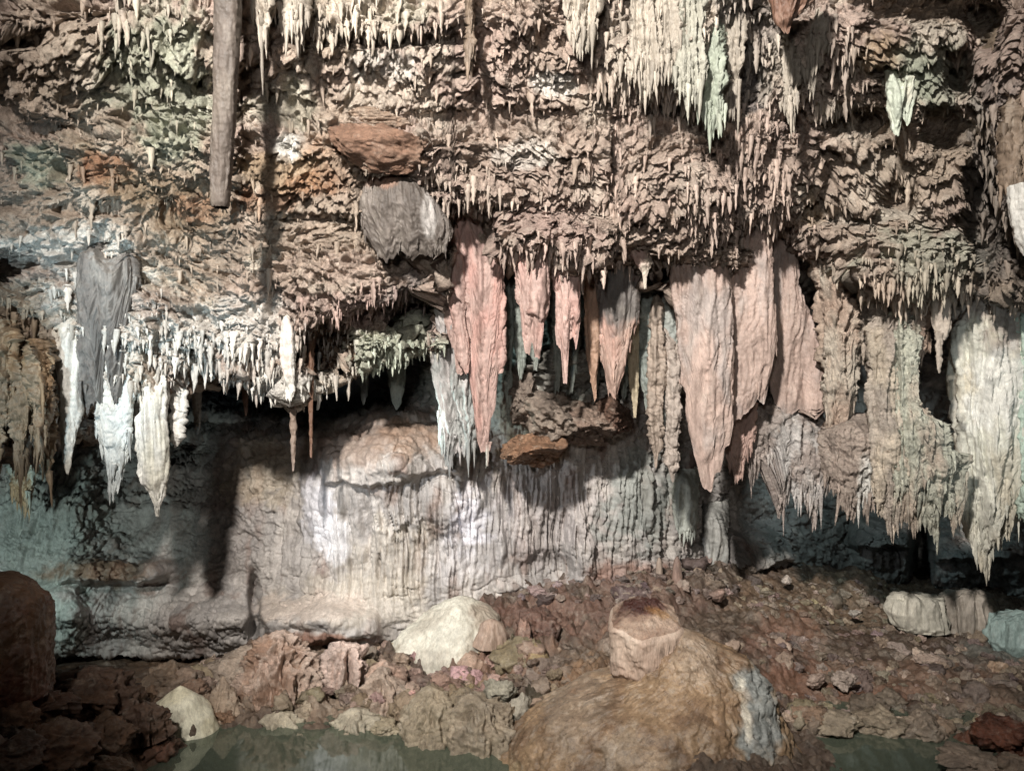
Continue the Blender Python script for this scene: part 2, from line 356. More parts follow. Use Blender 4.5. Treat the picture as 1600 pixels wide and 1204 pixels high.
rgh = interp_grid([-300, 250, 420, 480, 760, 1000, 1100, 1900], [300, 620, 700, 800, 900, 960, 1100], [[.9]*8, [.9, .7, .5, .3, .5, .9, .8, .8], [.7, .5, .4, .15, .2, .4, .5, .6], [.45, .35, .42, .1, .12, .2, .5, .5], [.4, .3, .3, .08, .12, .3, .5, .5], [.4, .2, .15, .08, .3, .6, .6, .6], [.6]*8], U2, V2)
hb = .8*crag(wb+20, 1., 1.)*rgh+.5*lump*(1-rgh)+fz*(.15*(fl1-.5)+.075*(fl2-.5))
rope = np.maximum(0, 1-np.abs(perlin(np.stack([wb[..., 0]*4.+.25*perlin(wb*2.), wb[..., 1]*.3, wb[..., 2]*.22], -1)+3.)*9))
gx = np.stack([wb[..., 0]*5.5+.35*perlin(wb*1.6), wb[..., 1]*.3, wb[..., 2]*.30], -1)
groove = np.maximum(0, 1-np.abs(perlin(gx+50.))*9)+.7*np.maximum(0, 1-np.abs(perlin(gx*1.9+80.))*7)
hb = hb+fz*(.04*rope-.12*groove)
f3, f4 = worley(wb*np.array([2.6, 2.6, 3.4])+.5*perlin(wb*2.)[..., None]+5)
hb = hb+(1-fz)*(.10*(.5-f3)+.05*fbm(wb*5., 3)+.02*fbm(wb*18, 2))-.05*(1-fz)*sst(.09-(f4-f3), 0, .09)*sst(perlin(wb*1.1+9), -.1, .2)
wall_pts = wb+n2*hb[..., None]
wc = mixn(wb, [.42, .40, .385], [.56, .53, .50], 1.2)
wc = mixn(wb*np.array([1, 1, .3]), wc, np.array([.36, .30, .27]), 2.6, .05, .4, 3.)
WST = [(60, 830, 120, 150, TEAL, .7), (90, 970, 60, 70, TEAL*1.15, .7), (160, 890, 90, 25, BROWN*1.1, .8), (300, 830, 110, 90, [.33, .30, .28], .6), (330, 750, 90, 60, [.28, .22, .20], .6), (410, 740, 60, 60, [.48, .42, .33], .6),  # TEAL patches: the tint of the teal light put into the colour
       (560, 940, 150, 50, [.58, .54, .48], .75), (600, 880, 90, 70, [.56, .52, .46], .6), (480, 950, 90, 25, [.66, .58, .52], .6), (500, 1000, 80, 14, [.30, .17, .12], .8), (740, 820, 42, 60, [.78, .77, .80], .9), (495, 790, 26, 60, [.70, .70, .74], .7), (520, 845, 30, 40, [.8, .8, .82], .7),  # cool white patches: bright spots of light painted into the wall colour
       (720, 880, 60, 40, [.62, .60, .60], .5), (560, 690, 110, 40, [.36, .28, .23], .7), (640, 690, 50, 40, [.38, .27, .2], .6), (860, 800, 120, 90, [.50, .46, .45], .5), (1000, 780, 60, 90, [.33, .36, .34], .7), (850, 640, 100, 60, [.34, .26, .2], .7),
       (830, 700, 50, 25, OCHRE*.9, .8), (850, 560, 160, 80, [.30, .34, .32], .7), (700, 600, 50, 60, [.36, .42, .39], .6), (1200, 900, 90, 50, [.38, .37, .35], .5), (1350, 860, 160, 80, [.25, .26, .25], .8), (1550, 900, 90, 80, [.28, .32, .32], .7),
       (860, 960, 120, 30, [.33, .20, .15], .8), (1000, 900, 100, 25, [.36, .22, .17], .6)]
wc = stains_or_light(wc, U2, V2, wb, WST, 9.)
wall = link_mesh('cave_wall', wall_pts, gridquads(*wall_pts.shape[:2]), col=wc.reshape(-1, 3), mat=M_SMOOTH)
tag(wall, kind='structure')
print('wall', round(time.time()-T0, 1))

# ------------------------------------------------------------------ floor
FC = [(0, 1204, 6.5), (100, 1204, 6.9), (-150, 1150, 6.5), (0, 1090, 8), (100, 1100, 8.2), (200, 1165, 8.6), (205, 1230, 7.6), (150, 1072, 9.5), (60, 1070, 9.4), (200, 1055, 11), (320, 1050, 11), (290, 1075, 9.9), (240, 1110, 9.3), (-200, 1060, 9),
      (400, 1085, 9.8), (500, 1065, 10), (600, 1055, 10.2), (700, 1085, 9.7), (650, 1110, 9.4), (550, 1110, 9.5), (700, 1025, 10.8), (600, 1005, 11.8), (450, 1005, 11.8), (400, 1020, 11),
      (760, 1120, 9.2), (850, 1000, 10.6), (850, 930, 11.8), (950, 905, 12.3), (1100, 885, 13), (800, 1060, 9.8), (820, 1140, 8.9), (860, 1204, 8.1), (1000, 1204, 7.6), (1100, 1150, 8), (1240, 1170, 8.3), (1000, 1050, 9.5), (1150, 1000, 10.6),
      (1270, 1140, 9.1), (1500, 1140, 9.2), (1600, 1150, 8.6), (1700, 1150, 8.4), (1300, 1100, 9.8), (1400, 1085, 10.1), (1400, 1130, 9.3), (1300, 1010, 11.2), (1500, 1050, 10.5), (1200, 945, 12.2), (1400, 975, 12.2), (1300, 905, 14), (1450, 960, 13.2), (1500, 1000, 11.8), (1600, 1005, 12.),
      (1650, 1060, 10.4), (1200, 880, 14.5), (1500, 930, 14.6), (1700, 960, 14), (1000, 870, 14), (1300, 890, 16.5), (1180, 1100, 9.2)]
fcp = P(*[np.array(a, float) for a in zip(*FC)])
sub = np.array([(-4, 12.5, -.4), (-5.5, 12.5, -.45), (-7, 12.5, -.4), (-6, 14, -.5), (-4, 14, -.5), (-2.8, 13.5, 0.), (-6.5, 11.5, -.15), (-5.2, 11.5, -.12), (-4.3, 11.5, -.1), (0, 13.5, .4), (-3.2, 7.9, -.35), (-2.5, 8.3, -.35), (-1.6, 8.6, -.35), (-.8, 8.2, -.35), (-2, 7, -.5), (-.6, 7.4, -.4), (-3, 6.6, -.4), (-1, 6, -.5), (-2.8, 8.9, -.12), (3.7, 8.55, -.14), (4.2, 8.3, -.2), (4.7, 8.3, -.18), (4.2, 7.5, -.3),
                (-4.3, 5.2, 1.), (0, 5, -.5), (3.4, 6, .2), (5.5, 6.5, .3), (7, 8, .6), (-8, 9, 1.2), (-8, 6, 1.2), (9, 12, .5), (0, 18, .8), (-6, 17, .2), (6, 18, .6)])
fcp = np.concatenate([fcp, sub])
def floor_base(x, y):
    num = np.zeros(x.shape); den = np.zeros(x.shape)+1e-12
    for (a, b, c) in fcp:
        d2 = (x-a)**2+(y-b)**2
        w = np.exp(-d2/(2*.42**2))+1e-3/(d2+.3)**2
        num += w*c; den += w
    return num/den
uu = np.arange(-280, 1881, 1.9)
dd = np.exp(np.linspace(math.log(4.6), math.log(19.), 640))
Uf, Df = np.meshgrid(uu, dd[::-1])
xf = (Uf-CU)/F*Df
zf = floor_base(xf, Df)
Vf = CV+(H-zf)*F/Df
fb = np.stack([xf, Df, zf], -1)
nf = np.stack([0*xf, -.25+0*xf, 1+0*xf], -1); nf /= np.linalg.norm(nf, axis=-1, keepdims=True)
rf = interp_grid([-280, 250, 330, 780, 1250, 1880], [850, 950, 1050, 1150, 1300], [[1, 1, 1, 1, .6, .5], [.8, .8, 1., 1.1, .5, .45], [.9, .9, 1.2, 1.2, .5, .5], [1, .8, 1., .8, .8, .8], [1, .6, .4, .4, .8, .9]], Uf, Vf)
g1, g2 = worley(fb*3.3+.4*perlin(fb*2)[..., None]); g3, g4 = worley(fb*8.5)
hf = rf*(.16*fbm(fb*1.3, 3)+.22*(.5-g1)+.12*(.5-g3)+.10*ridge(fb*3., 3)-.06+.05*fbm(fb*12, 4, .65)+.08*fbm(fb*5, 2))
under = sst(zf, -.05, .06)
floor_pts = fb+nf*(hf*(.35+.65*under))[..., None]
fcol = mixn(fb, [.165, .118, .09], [.235, .185, .145], 1.5, seed=2.)
fcol = mixn(fb, fcol, [.38, .31, .255], 3.5, .12, .4, 6.)
FST = [(80, 1150, 200, 90, [.17, .10, .06], .8), (270, 1060, 90, 40, [.33, .24, .17], .7), (480, 1070, 170, 60, [.40, .32, .25], .7), (720, 1110, 140, 50, [.42, .36, .27], .7), (760, 1030, 90, 40, [.34, .22, .16], .6), (850, 960, 120, 50, [.24, .155, .12], .85),
       (1000, 930, 120, 50, [.25, .17, .135], .7), (1300, 940, 150, 50, [.27, .20, .14], .7), (1240, 1060, 60, 30, [.27, .15, .10], .7), (1400, 1060, 160, 40, [.34, .23, .17], .6), (1350, 1090, 120, 18, [.28, .17, .12], .7), (1340, 1130, 120, 30, [.40, .34, .26], .8),
       (1560, 1150, 70, 50, [.22, .09, .05], .8), (1500, 1100, 90, 30, [.38, .30, .24], .6), (950, 1100, 120, 90, [.36, .25, .16], .7), (1220, 1000, 60, 50, [.33, .2, .15], .5), (1580, 1010, 80, 30, [.28, .30, .28], .6)]
fcol = fcol*np.array([.80, .80, .79])
fcol = stains_or_light(fcol, Uf, Vf, fb, FST, 4.)
floor = link_mesh('cave_floor', floor_pts, gridquads(*floor_pts.shape[:2]), col=fcol.reshape(-1, 3), mat=M_FLOOR)
tag(floor, kind='structure')
print('floor', round(time.time()-T0, 1))

# water
wm = bpy.data.materials.new('pool_water'); wm.use_nodes = True
nt = wm.node_tree; N = nt.nodes; L = nt.links
for n in list(N):
    if n.type == 'BSDF_PRINCIPLED': N.remove(n)
tr = N.new('ShaderNodeBsdfTransparent'); tr.inputs[0].default_value = (.42, .52, .42, 1)
df = N.new('ShaderNodeBsdfDiffuse'); df.inputs[0].default_value = (.18, .215, .16, 1)
gl = N.new('ShaderNodeBsdfGlossy'); gl.inputs[0].default_value = (.9, .95, .9, 1); gl.inputs['Roughness'].default_value = .03
fr = N.new('ShaderNodeFresnel'); fr.inputs[0].default_value = 1.75
ns = N.new('ShaderNodeTexNoise'); ns.inputs['Scale'].default_value = 5.; bp = N.new('ShaderNodeBump'); bp.inputs['Strength'].default_value = .06; bp.inputs['Distance'].default_value = .02
L.new(ns.outputs[0], bp.inputs['Height']); L.new(bp.outputs[0], gl.inputs['Normal']); L.new(bp.outputs[0], fr.inputs['Normal'])
m1 = N.new('ShaderNodeMixShader'); m1.inputs[0].default_value = .5; L.new(tr.outputs[0], m1.inputs[1]); L.new(df.outputs[0], m1.inputs[2])
m2 = N.new('ShaderNodeMixShader'); L.new(fr.outputs[0], m2.inputs[0]); L.new(m1.outputs[0], m2.inputs[1]); L.new(gl.outputs[0], m2.inputs[2])
L.new(m2.outputs[0], N['Material Output'].inputs[0])
wx, wy = np.meshgrid(np.linspace(-7, 8, 31), np.linspace(3.5, 10.0, 17)[::-1])
tag(link_mesh('water', np.stack([wx, wy, 0*wx+.06], -1), gridquads(17, 31), mat=wm), kind='structure')

# ------------------------------------------------------------------ hanging sheets / stalactites
def cone_pts(base, length, rad, nseg=7, nring=7, lean=.06):
    n = len(base)
    t = np.linspace(0, 1, nring)[None, :, None]; a = np.linspace(0, 2*math.pi, nseg, endpoint=False)[None, None]
    r0 = rad[:, None, None]*(1-t)**.75*(1+.28*RNG.normal(size=(n, nring, 1)).clip(-1.5, 1.5)*(t > 0)*(t < .95))+.0015
    jx = np.cumsum(RNG.normal(size=(n, nring, 1))*.06, 1)*rad[:, None, None]
    ph = RNG.random((n, 1, 1))*6.28
    k = 1+.25*np.cos(a*2+ph)
    lx = (RNG.normal(size=n)*lean)[:, None, None]; ly = (RNG.normal(size=n)*lean)[:, None, None]
    Lg = length[:, None, None]
    x = base[:, 0, None, None]+r0*k*np.cos(a)+jx+lx*Lg*t
    y = base[:, 1, None, None]+r0*k*np.sin(a)+ly*Lg*t
    z = base[:, 2, None, None]-Lg*t+0*a
    p = np.stack([x, y, z+0*x], -1)
    q = gridquads(nring, nseg, True)
    return p, q


def sheet_mesh(rows, D, th, bot=None, flute=.04, rough=.3, col=TAN, col2=None, step=1.7, seed=None, ragged=6., taper=.75, Dtop=None, fx=6., stain=None, top_pinch=0., attach=0., plate=0., boxy=.75):
    """closed hanging body. rows = (v, left u, right u); bot = polyline of its lower edge; th = half thickness in metres"""
    if seed is None: seed = random.random()*50
    rv = [r[0] for r in rows]; rl = [r[1] for r in rows]; rr = [r[2] for r in rows]
    top = rv[0]; vm = rv[-1]
    wpx = max(b-a for a, b in zip(rl, rr))
    ns = int(np.clip(wpx*2.3/step, 26, 520)); nt_ = int(np.clip((vm-top)/step, 16, 420))
    sa = np.linspace(0, 2*math.pi, ns, endpoint=False)[None]; t = np.linspace(0, 1, nt_)[:, None]
    fr_ = (1-np.cos(sa))/2
    jag = ragged*perlin(np.stack([fr_[0]*wpx/9., fr_[0]*0+seed, fr_[0]*0], -1))[None]+ragged*.7*perlin(np.stack([fr_[0]*wpx/3.5, fr_[0]*0+seed, fr_[0]*0+4], -1))[None]
    v = top+t*(vm-top)+0*fr_
    for _ in range(5):
        u = np.interp(v, rv, rl)*(1-fr_)+np.interp(v, rv, rr)*fr_
        b = (np.interp(u, [x[0] for x in bot], [x[1] for x in bot]) if bot else vm)+jag
        v = top+t*(b-top)
    w_here = (np.interp(v, rv, rr)-np.interp(v, rv, rl))/max(wpx, 1)
    Dc = D if Dtop is None else Dtop+(D-Dtop)*t
    if attach:
        ed = np.abs(fr_-.5)*2
        Dc = Dc+attach*(1-sst(t*(vm-top), 0, 50+30*np.sin(sa*2+seed)+20*ed))**1.5
    thk = th*(1-taper*t**2.2)*np.clip(w_here*1.6, .12, 1)
    if bot: thk = thk*np.sqrt(np.clip(1-t**6, 0.02, 1))
    sn = np.sin(sa); sn = np.sign(sn)*np.abs(sn)**boxy
    p = P(u, v, Dc+0*u)
    p[..., 1] -= thk*sn
    n = np.stack([-np.cos(sa)*.22+0*t, -np.sin(sa)+0*t, 0*u], -1); n /= np.linalg.norm(n, axis=-1, keepdims=True)
    att = np.clip(np.minimum(w_here*2.5, 1), .15, 1)*np.clip((1-t)*14, .25, 1)
    h = flute*(flutes(p, fx, .3, seed)-.5)*1.6+flute*.5*(flutes(p, fx*2.4, .5, seed+3)-.5)
    if rough > 0: h = h+rough*.6*crag(p+seed, 1., 1.)
    if plate:
        wq = p+.07*np.stack([perlin(p*2.2+seed), perlin(p*2.2+5), perlin(p*2.2+9)], -1)
        a1 = perlin(wq*np.array([4.5, 4.5, .45])+seed)*2.6; a2 = perlin(wq*np.array([9., 9., 1.1])+seed+7)*2.2
        stp = lambda x: np.floor(x)+sst(x-np.floor(x), 0, .16)
        h = h+plate*.8*(stp(a1)+.45*stp(a2))
        h = h-plate*.9*np.maximum(0, 1-np.abs(perlin(wq*np.array([6., 6., .5])+seed+20)*20))
    h = h+.012*fbm(p*12, 2)+.008*fbm(p*34, 2)
    p = p+n*(h*att)[..., None]
    c = np.broadcast_to(np.asarray(col, float), p.shape)
    if col2 is not None: c = mixn(p*np.array([1, 1, .35]), c, col2, 3.2, -.12, .3, seed)
    if stain: c = stains_or_light(c, u, v, p, stain, seed)
    q = gridquads(nt_, ns, True)
    return p, q, c

def sheet(name, label, cat, rows, D, th, mat=None, group=None, parts=(), **kw):
    """a hanging thing; extra pieces (tips, ribs) are joined into the same body unless named as parts"""
    mode, D0 = kw.pop('mode', None), D; hem, hlen = kw.pop('hem', 0), kw.pop('hlen', .10)
    uc_ = (rows[0][1]+rows[0][2])/2
    if mode == 'face':          # grows out of the overhanging face
        D = surfD(uc_, rows[0][0]+30)-th*.15; kw.setdefault('attach', .45)
    elif mode == 'lip':         # hangs from just behind the lip
        D = lipD(rows[0][1], rows[0][2])+D
    D0 = D
    if 'parts' and mode:
        parts = [dict(k, D=D+k.get('dD', 0)) for k in parts]
    p, q, c = sheet_mesh(rows, D, th, **kw)
    ps, qs, cs = [p.reshape(-1, 3)], [q], [np.asarray(c).reshape(-1, 3)]
    off = len(ps[0])
    for k in parts:
        k = dict(k); k.pop('dD', None); p2, q2, c2 = sheet_mesh(k.pop('rows'), k.pop('D', D), k.pop('th', th), **{**{a: b for a, b in kw.items() if a not in ('hem', 'hlen', 'bot', 'Dtop', 'stain')}, **k})
        ps.append(p2.reshape(-1, 3)); qs.append(q2+off); cs.append(np.asarray(c2).reshape(-1, 3)); off += len(ps[-1])
    if hem:
        n1 = p.shape[0]; k_ = int(hem*max(b-a for _, a, b in rows))
        ii = RNG.integers(int(n1*.80), n1-1, k_); i2 = RNG.integers(int(n1*.25), n1-1, k_//2)
        ii = np.concatenate([ii, i2]); jj = (RNG.random(len(ii))*p.shape[1]*.5).astype(int)
        bp_ = p[ii, jj]; L_ = hlen*np.exp(RNG.normal(size=len(ii))*.55)*np.where(np.arange(len(ii)) < k_, 1, .55)
        cp, cq = cone_pts(bp_+np.array([0, .01, .03]), L_, np.clip(L_*.16, .008, .03), 6, 6)
        ck = np.repeat(np.asarray(c)[ii, jj]*(1+.12*RNG.normal(size=(len(ii), 1))), 36, 0)
        qs.append((cq[None]+np.arange(len(ii))[:, None, None]*36).reshape(-1, 4)+off); ps.append(cp.reshape(-1, 3)); cs.append(ck); off += len(ps[-1])
    org = P((rows[0][1]+rows[0][2])/2, rows[0][0], D0)
    o = link_mesh(name, np.concatenate(ps), np.concatenate(qs), col=np.concatenate(cs), mat=mat or M_SMOOTH, origin=org)
    return tag(o, label, cat, group)

S = sheet
# long narrow hanging column, top left
S('hanging_column', 'long narrow grey-brown column hanging alone in front of the pale green wall', 'stalactite', [(-90, 336, 378), (60, 337, 373), (180, 334, 367), (270, 331, 360), (319, 331, 357), (324, 333, 355)],
  8.05, .115, flute=.014, rough=.0, col=[.165, .142, .125], col2=[.205, .18, .157], taper=.15, Dtop=7.85, ragged=2, fx=9, boxy=.45)


S('grey_drape', 'grey bell-shaped fluted drape hanging under the rust-brown slab', 'drape', [(262, 580, 640), (285, 574, 652), (320, 562, 684), (360, 566, 706), (400, 580, 704), (425, 590, 660)], 9.0, .30, hem=0.5, hlen=0.05, mode='face', attach=.2,
  bot=[(560, 350), (585, 388), (602, 412), (616, 400), (628, 392), (644, 410), (656, 396), (676, 402), (690, 398), (706, 370)], flute=.035, rough=.03, col=[.17, .15, .135], col2=[.25, .225, .205], ragged=7, fx=11,
  stain=[(600, 290, 30, 14, [.38, .26, .2], .7), (672, 340, 10, 40, [.56, .54, .52], .7)])
S('brown_stalactite', 'smooth reddish brown stalactite cut off by the top edge of the photo', 'stalactite', [(-60, 1195, 1275), (0, 1208, 1268), (30, 1212, 1255), (52, 1224, 1240)], 7.6, .2, bot=[(1205, 30), (1218, 48), (1232, 54), (1240, 30), (1262, 12)], flute=.05, rough=.02, col=[.22, .14, .105], col2=[.27, .19, .15], ragged=3)
# left edge group
S('grey_drape', 'grey ribbed drape with ragged foot hanging over the white coral lip', 'drape', [(385, 150, 205), (410, 136, 212), (470, 130, 214), (540, 128, 204), (600, 130, 200), (700, 135, 195)], 8.75, 0.34, hem=0.4, hlen=0.07, mode='face', plate=.015,
  bot=[(125, 600), (136, 640), (150, 628), (160, 660), (170, 560), (180, 640), (192, 610), (205, 500), (214, 440)], flute=.07, rough=.03, col=[.22, .21, .20], col2=[.31, .30, .285], ragged=8, fx=8)
S('white_stalactite', 'long slender white stalactite, lowest tip left of the grey ribbed drape', 'stalactite', [(480, 82, 124), (560, 92, 128), (640, 97, 126), (690, 99, 118), (730, 101, 110), (740, 104, 107)], 8.95, .13, mode='face', attach=.25, flute=.04, rough=.08, col=WHITE, col2=[.66, .62, .55], ragged=2)
S('white_stalactite', 'short white stalactite with pointed tip at the left of the long one', 'stalactite', [(520, 70, 100), (600, 72, 92), (660, 74, 86), (678, 76, 81)], 8.9, .10, mode='face', attach=.25, flute=.04, rough=.14, col=WHITE*.95, col2=[.6, .55, .46], ragged=2)
S('icy_cluster', 'frosty white crusty cluster between the grey drape and the bulbous white stalactite', 'stalactite', [(520, 156, 208), (600, 150, 212), (650, 152, 204), (700, 160, 200), (740, 166, 196), (772, 172, 186)], 9.6, .15, hem=1.6, hlen=0.08, flute=.03, rough=.3, col=[.70, .73, .72], col2=WHITE, ragged=9,
  bot=[(150, 680), (168, 715), (172, 765), (184, 768), (192, 735), (205, 700)])
S('white_stalactite', 'bulbous white stalactite split into folds, dripping to a single point above the dark wall', 'stalactite', [(560, 232, 262), (630, 226, 258), (655, 212, 256), (700, 212, 262), (740, 220, 259), (770, 230, 254), (790, 240, 250), (806, 243, 247)], 9.1, .17, hem=0.5, hlen=0.05, mode='face', attach=.25, flute=.06, rough=.06, col=WHITE, col2=[.7, .68, .6], ragged=2, fx=7)
S('thorny_stalactite', 'thin thorny pale stalactite right beside the bulbous white one', 'stalactite', [(560, 268, 292), (640, 270, 288), (680, 270, 284), (698, 273, 277)], 9.2, .08, mode='face', attach=.25, flute=.02, rough=.5, col=[.72, .70, .66], ragged=4)
S('pink_stalactite', 'pale rose stalactite on the white lip above the dark opening', 'stalactite', [(480, 430, 466), (540, 436, 464), (590, 440, 462), (625, 446, 458)], 9.3, .12, mode='face', attach=.25, flute=.05, rough=.15, col=[.70, .60, .55], col2=WHITE, ragged=7)
for i, (u, a, b, w, D, l) in enumerate([(308, 600, 680, 14, 12, 'dim grey stalactite deep inside the dark opening, leftmost there'), (568, 560, 632, 14, 13, 'dim pale stalactite hanging deep in the dark opening beside the dome'), (384, 590, 650, 12, 12.5, 'small dim brown stalactite in the middle of the dark opening'),
                                     (458, 600, 735, 10, 10.2, 'thin brown rod-like stalactite reaching down over the grey wall'), (486, 560, 715, 9, 10.1, 'thin dark rod-like stalactite right next to the brown rod'), (620, 560, 640, 26, 12.4, 'grey-green stalactite above the brown dome'), (497, 590, 640, 8, 9.5, 'short thin white dripper at the end of the white lip')]):
    c_ = [[.40, .38, .35], [.45, .46, .44], [.3, .2, .16], [.30, .24, .20], [.22, .14, .10], TEAL, WHITE][i]
    S('stalactite', l, 'stalactite', [(a-40, u-w*.7, u+w*.7), ((a+b)/2, u-w*.45, u+w*.45), (b-10, u-w*.25, u+w*.25), (b, u-1.5, u+1.5)], D, .5*w/F*D, flute=.02, rough=.12, col=c_, ragged=2, attach=.3, mode='face' if i == 6 else None)
# brown curtain, far left
for i, (a, b, t, bb, D, l) in enumerate([(-60, 22, 560, 735, 8.8, 'brown rough curtain at the very left edge of the photo'), (14, 52, 600, 722, 8.9, 'brown knobbly stalactite second from the left edge'), (44, 80, 590, 700, 8.8, 'ochre stalactite beside the short white one'), (20, 60, 700, 790, 12., 'teal-lit stalactite hanging low behind the brown curtain'), (66, 84, 660, 742, 9.0, 'thin ochre stalactite with white tip under the brown curtain')]):
    S('brown_curtain' if i == 0 else 'stalactite', l, 'rock curtain' if i == 0 else 'stalactite', [(t-60, a, b), (t+(bb-t)*.5, a+3, b-3), (bb, (a+b)/2-3, (a+b)/2+3)], D, .15, attach=.4, hem=1.2, hlen=.12, flute=.07, rough=.7, col=[TEAL, OCHRE*.85][i != 3], col2=[.36, .27, .18], ragged=10)  # the teal-lit one carries the light's tint in its base colour
# broken rose stalactites in the centre
RC = dict(flute=.02, rough=.07, col=ROSE, col2=[.55, .38, .34])
S('rose_stalactite', 'largest broken rose stalactite, ending in a long tapering point over the grey wall', 'stalactite', [(330, 700, 780), (400, 700, 784), (560, 706, 786), (640, 716, 782), (705, 740, 772)], 0.12, .2, hem=0.3, hlen=0.05, mode='lip', plate=.05,
  bot=[(700, 540), (711, 546), (713, 582), (723, 586), (726, 560), (737, 562), (740, 640), (746, 690), (752, 706), (762, 706), (767, 652), (774, 640), (778, 585), (786, 580)], ragged=4, **RC,
  parts=[dict(rows=[(360, 690, 716), (420, 692, 716), (500, 696, 716), (545, 706, 716)], dD=.15, th=.1), dict(rows=[(400, 700, 722), (480, 706, 728), (560, 718, 734), (584, 727, 732)], dD=-.17, th=.06), dict(rows=[(690, 757, 766), (730, 758, 762)], dD=.0, th=.03, col=[.6, .6, .55])])
S('rose_stalactite', 'small slender rose stalactite squeezed at the left of the largest broken one', 'stalactite', [(350, 684, 712), (400, 692, 712), (440, 696, 708), (470, 699, 704)], 0.0, .08, mode='lip', plate=.03, ragged=3, **RC)
S('rose_stalactite', 'short broken rose stalactite with two fork tips, second in the broken row', 'stalactite', [(360, 806, 856), (500, 808, 856), (562, 812, 852)], 0.15, .13, hem=0.4, hlen=0.05, mode='lip', plate=.05, bot=[(806, 470), (813, 475), (816, 520), (820, 548), (828, 556), (831, 528), (836, 560), (844, 558), (849, 505), (856, 495)], ragged=5, **RC,
  parts=[dict(rows=[(420, 832, 846), (480, 834, 846), (500, 837, 844)], dD=-.12, th=.06)])
S('rose_stalactite', 'short broken rose stalactite with a thin pale tip, third in the broken row', 'stalactite', [(365, 864, 910), (520, 866, 908), (600, 870, 900)], 0.2, .12, mode='lip', plate=.05, bot=[(864, 500), (869, 540), (876, 543), (880, 598), (886, 598), (889, 530), (896, 526), (900, 545), (908, 500)], ragged=5, **RC)
S('rose_stalactite', 'two-toned stalactite, grey above and rose at its broken foot', 'stalactite', [(350, 936, 992), (600, 942, 990), (625, 950, 980)], 0.45, .16, hem=0.6, hlen=0.08, mode='lip', plate=.04, bot=[(936, 555), (945, 575), (950, 610), (961, 625), (969, 600), (980, 560), (985, 520), (992, 515)], ragged=6, flute=.04, rough=.1, col=[.47, .36, .31], col2=[.5, .36, .31], stain=[(965, 460, 45, 70, [.20, .19, .18], .95)])
S('rose_stalactite', 'small rose stalactite under the ledge point with a dripping tip', 'stalactite', [(380, 980, 1022), (405, 990, 1018), (425, 1002, 1012), (450, 1006, 1010)], -0.05, .12, mode='lip', ragged=4, flute=.03, rough=.3, col=ROSE*1.02, col2=CREAM)
S('brown_stalactite', 'small brown stalactite between the third rose one and the two-toned one', 'stalactite', [(400, 910, 942), (500, 914, 938), (550, 916, 938), (590, 922, 934), (625, 928, 932)], 10.6, .1, ragged=5, flute=.05, rough=.2, col=[.42, .30, .23])
S('yellow_stalactite', 'thin pale yellow stalactite right of the two-toned one', 'stalactite', [(400, 978, 1002), (600, 984, 998), (652, 990, 994)], 10.9, .06, attach=.6, ragged=2, flute=.03, rough=.05, col=[.52, .46, .35])
for i, (a, b, t, bb, D, c_, l) in enumerate([(1016, 1034, 640, 730, 10.7, [.42, .36, .31], 'grey stalactite with ragged end, tight left of the big rose curtain'), (1036, 1052, 620, 705, 10.9, [.34, .36, .34], 'dim green-grey stalactite beside the big rose curtain'), (1040, 1062, 680, 752, 10.7, [.45, .40, .36], 'lowest pale tip at the left foot of the big rose curtain'),
                                           (1000, 1022, 560, 640, 11, [.30, .33, .31], 'dim stalactite in the shade behind the yellow one'), (880, 908, 500, 590, 11.2, [.35, .42, .42], 'blue-grey stalactite behind the third rose one'), (915, 935, 440, 520, 11, [.3, .33, .31], 'shaded green-grey stalactite behind the broken row'),
                                           (905, 925, 400, 470, 10.9, [.3, .32, .3], 'small shaded grey stalactite high behind the broken row')]):
    S('stalactite', l, 'stalactite', [(t-190, a-6, b+6), (t, a-2, b+2), ((t+bb)/2, a+2, b-2), (bb, (a+b)/2-2, (a+b)/2+2)], D, .12, attach=.6, flute=.06, rough=.5, col=c_, ragged=6)
# fluted grey column behind
S('fluted_column', 'grey-white fluted curtain standing behind the largest broken rose stalactite', 'curtain', [(420, 680, 738), (580, 684, 744), (650, 690, 742), (700, 694, 738), (735, 700, 728)], 10.9, .28, hem=1.2, hlen=0.12, attach=.5, plate=.04, bot=[(676, 640), (690, 700), (702, 738), (716, 700), (730, 712), (744, 690)], flute=.12, rough=.05, col=[.46, .44, .43], col2=[.36, .37, .36], ragged=10, fx=7)


# the big rose curtain, three leaves
BC = dict(col=[.50, .405, .36], col2=[.44, .39, .365], rough=.03)
S('rose_curtain', 'tall rose curtain, left and longest of the three big leaves, split foot near the dark', 'curtain', [(360, 1050, 1134), (440, 1056, 1136), (600, 1068, 1144), (700, 1082, 1148), (768, 1094, 1148)], 0.22, .17, hem=0.25, hlen=0.05, mode='lip', plate=.035,
  bot=[(1070, 640), (1082, 700), (1092, 740), (1098, 762), (1112, 768), (1117, 740), (1127, 735), (1132, 702), (1140, 694), (1148, 655)], flute=.04, ragged=4, fx=5, **BC)
S('rose_curtain', 'middle leaf of the big rose curtain with a hollow near its top', 'curtain', [(360, 1112, 1204), (440, 1112, 1204), (520, 1118, 1208), (600, 1126, 1206), (660, 1136, 1184)], .24, .15, hem=0.3, hlen=0.05, mode='lip', plate=.03, bot=[(1110, 640), (1140, 662), (1156, 655), (1172, 640), (1182, 625), (1196, 634), (1204, 560)], flute=.035, ragged=4, fx=5, **BC)
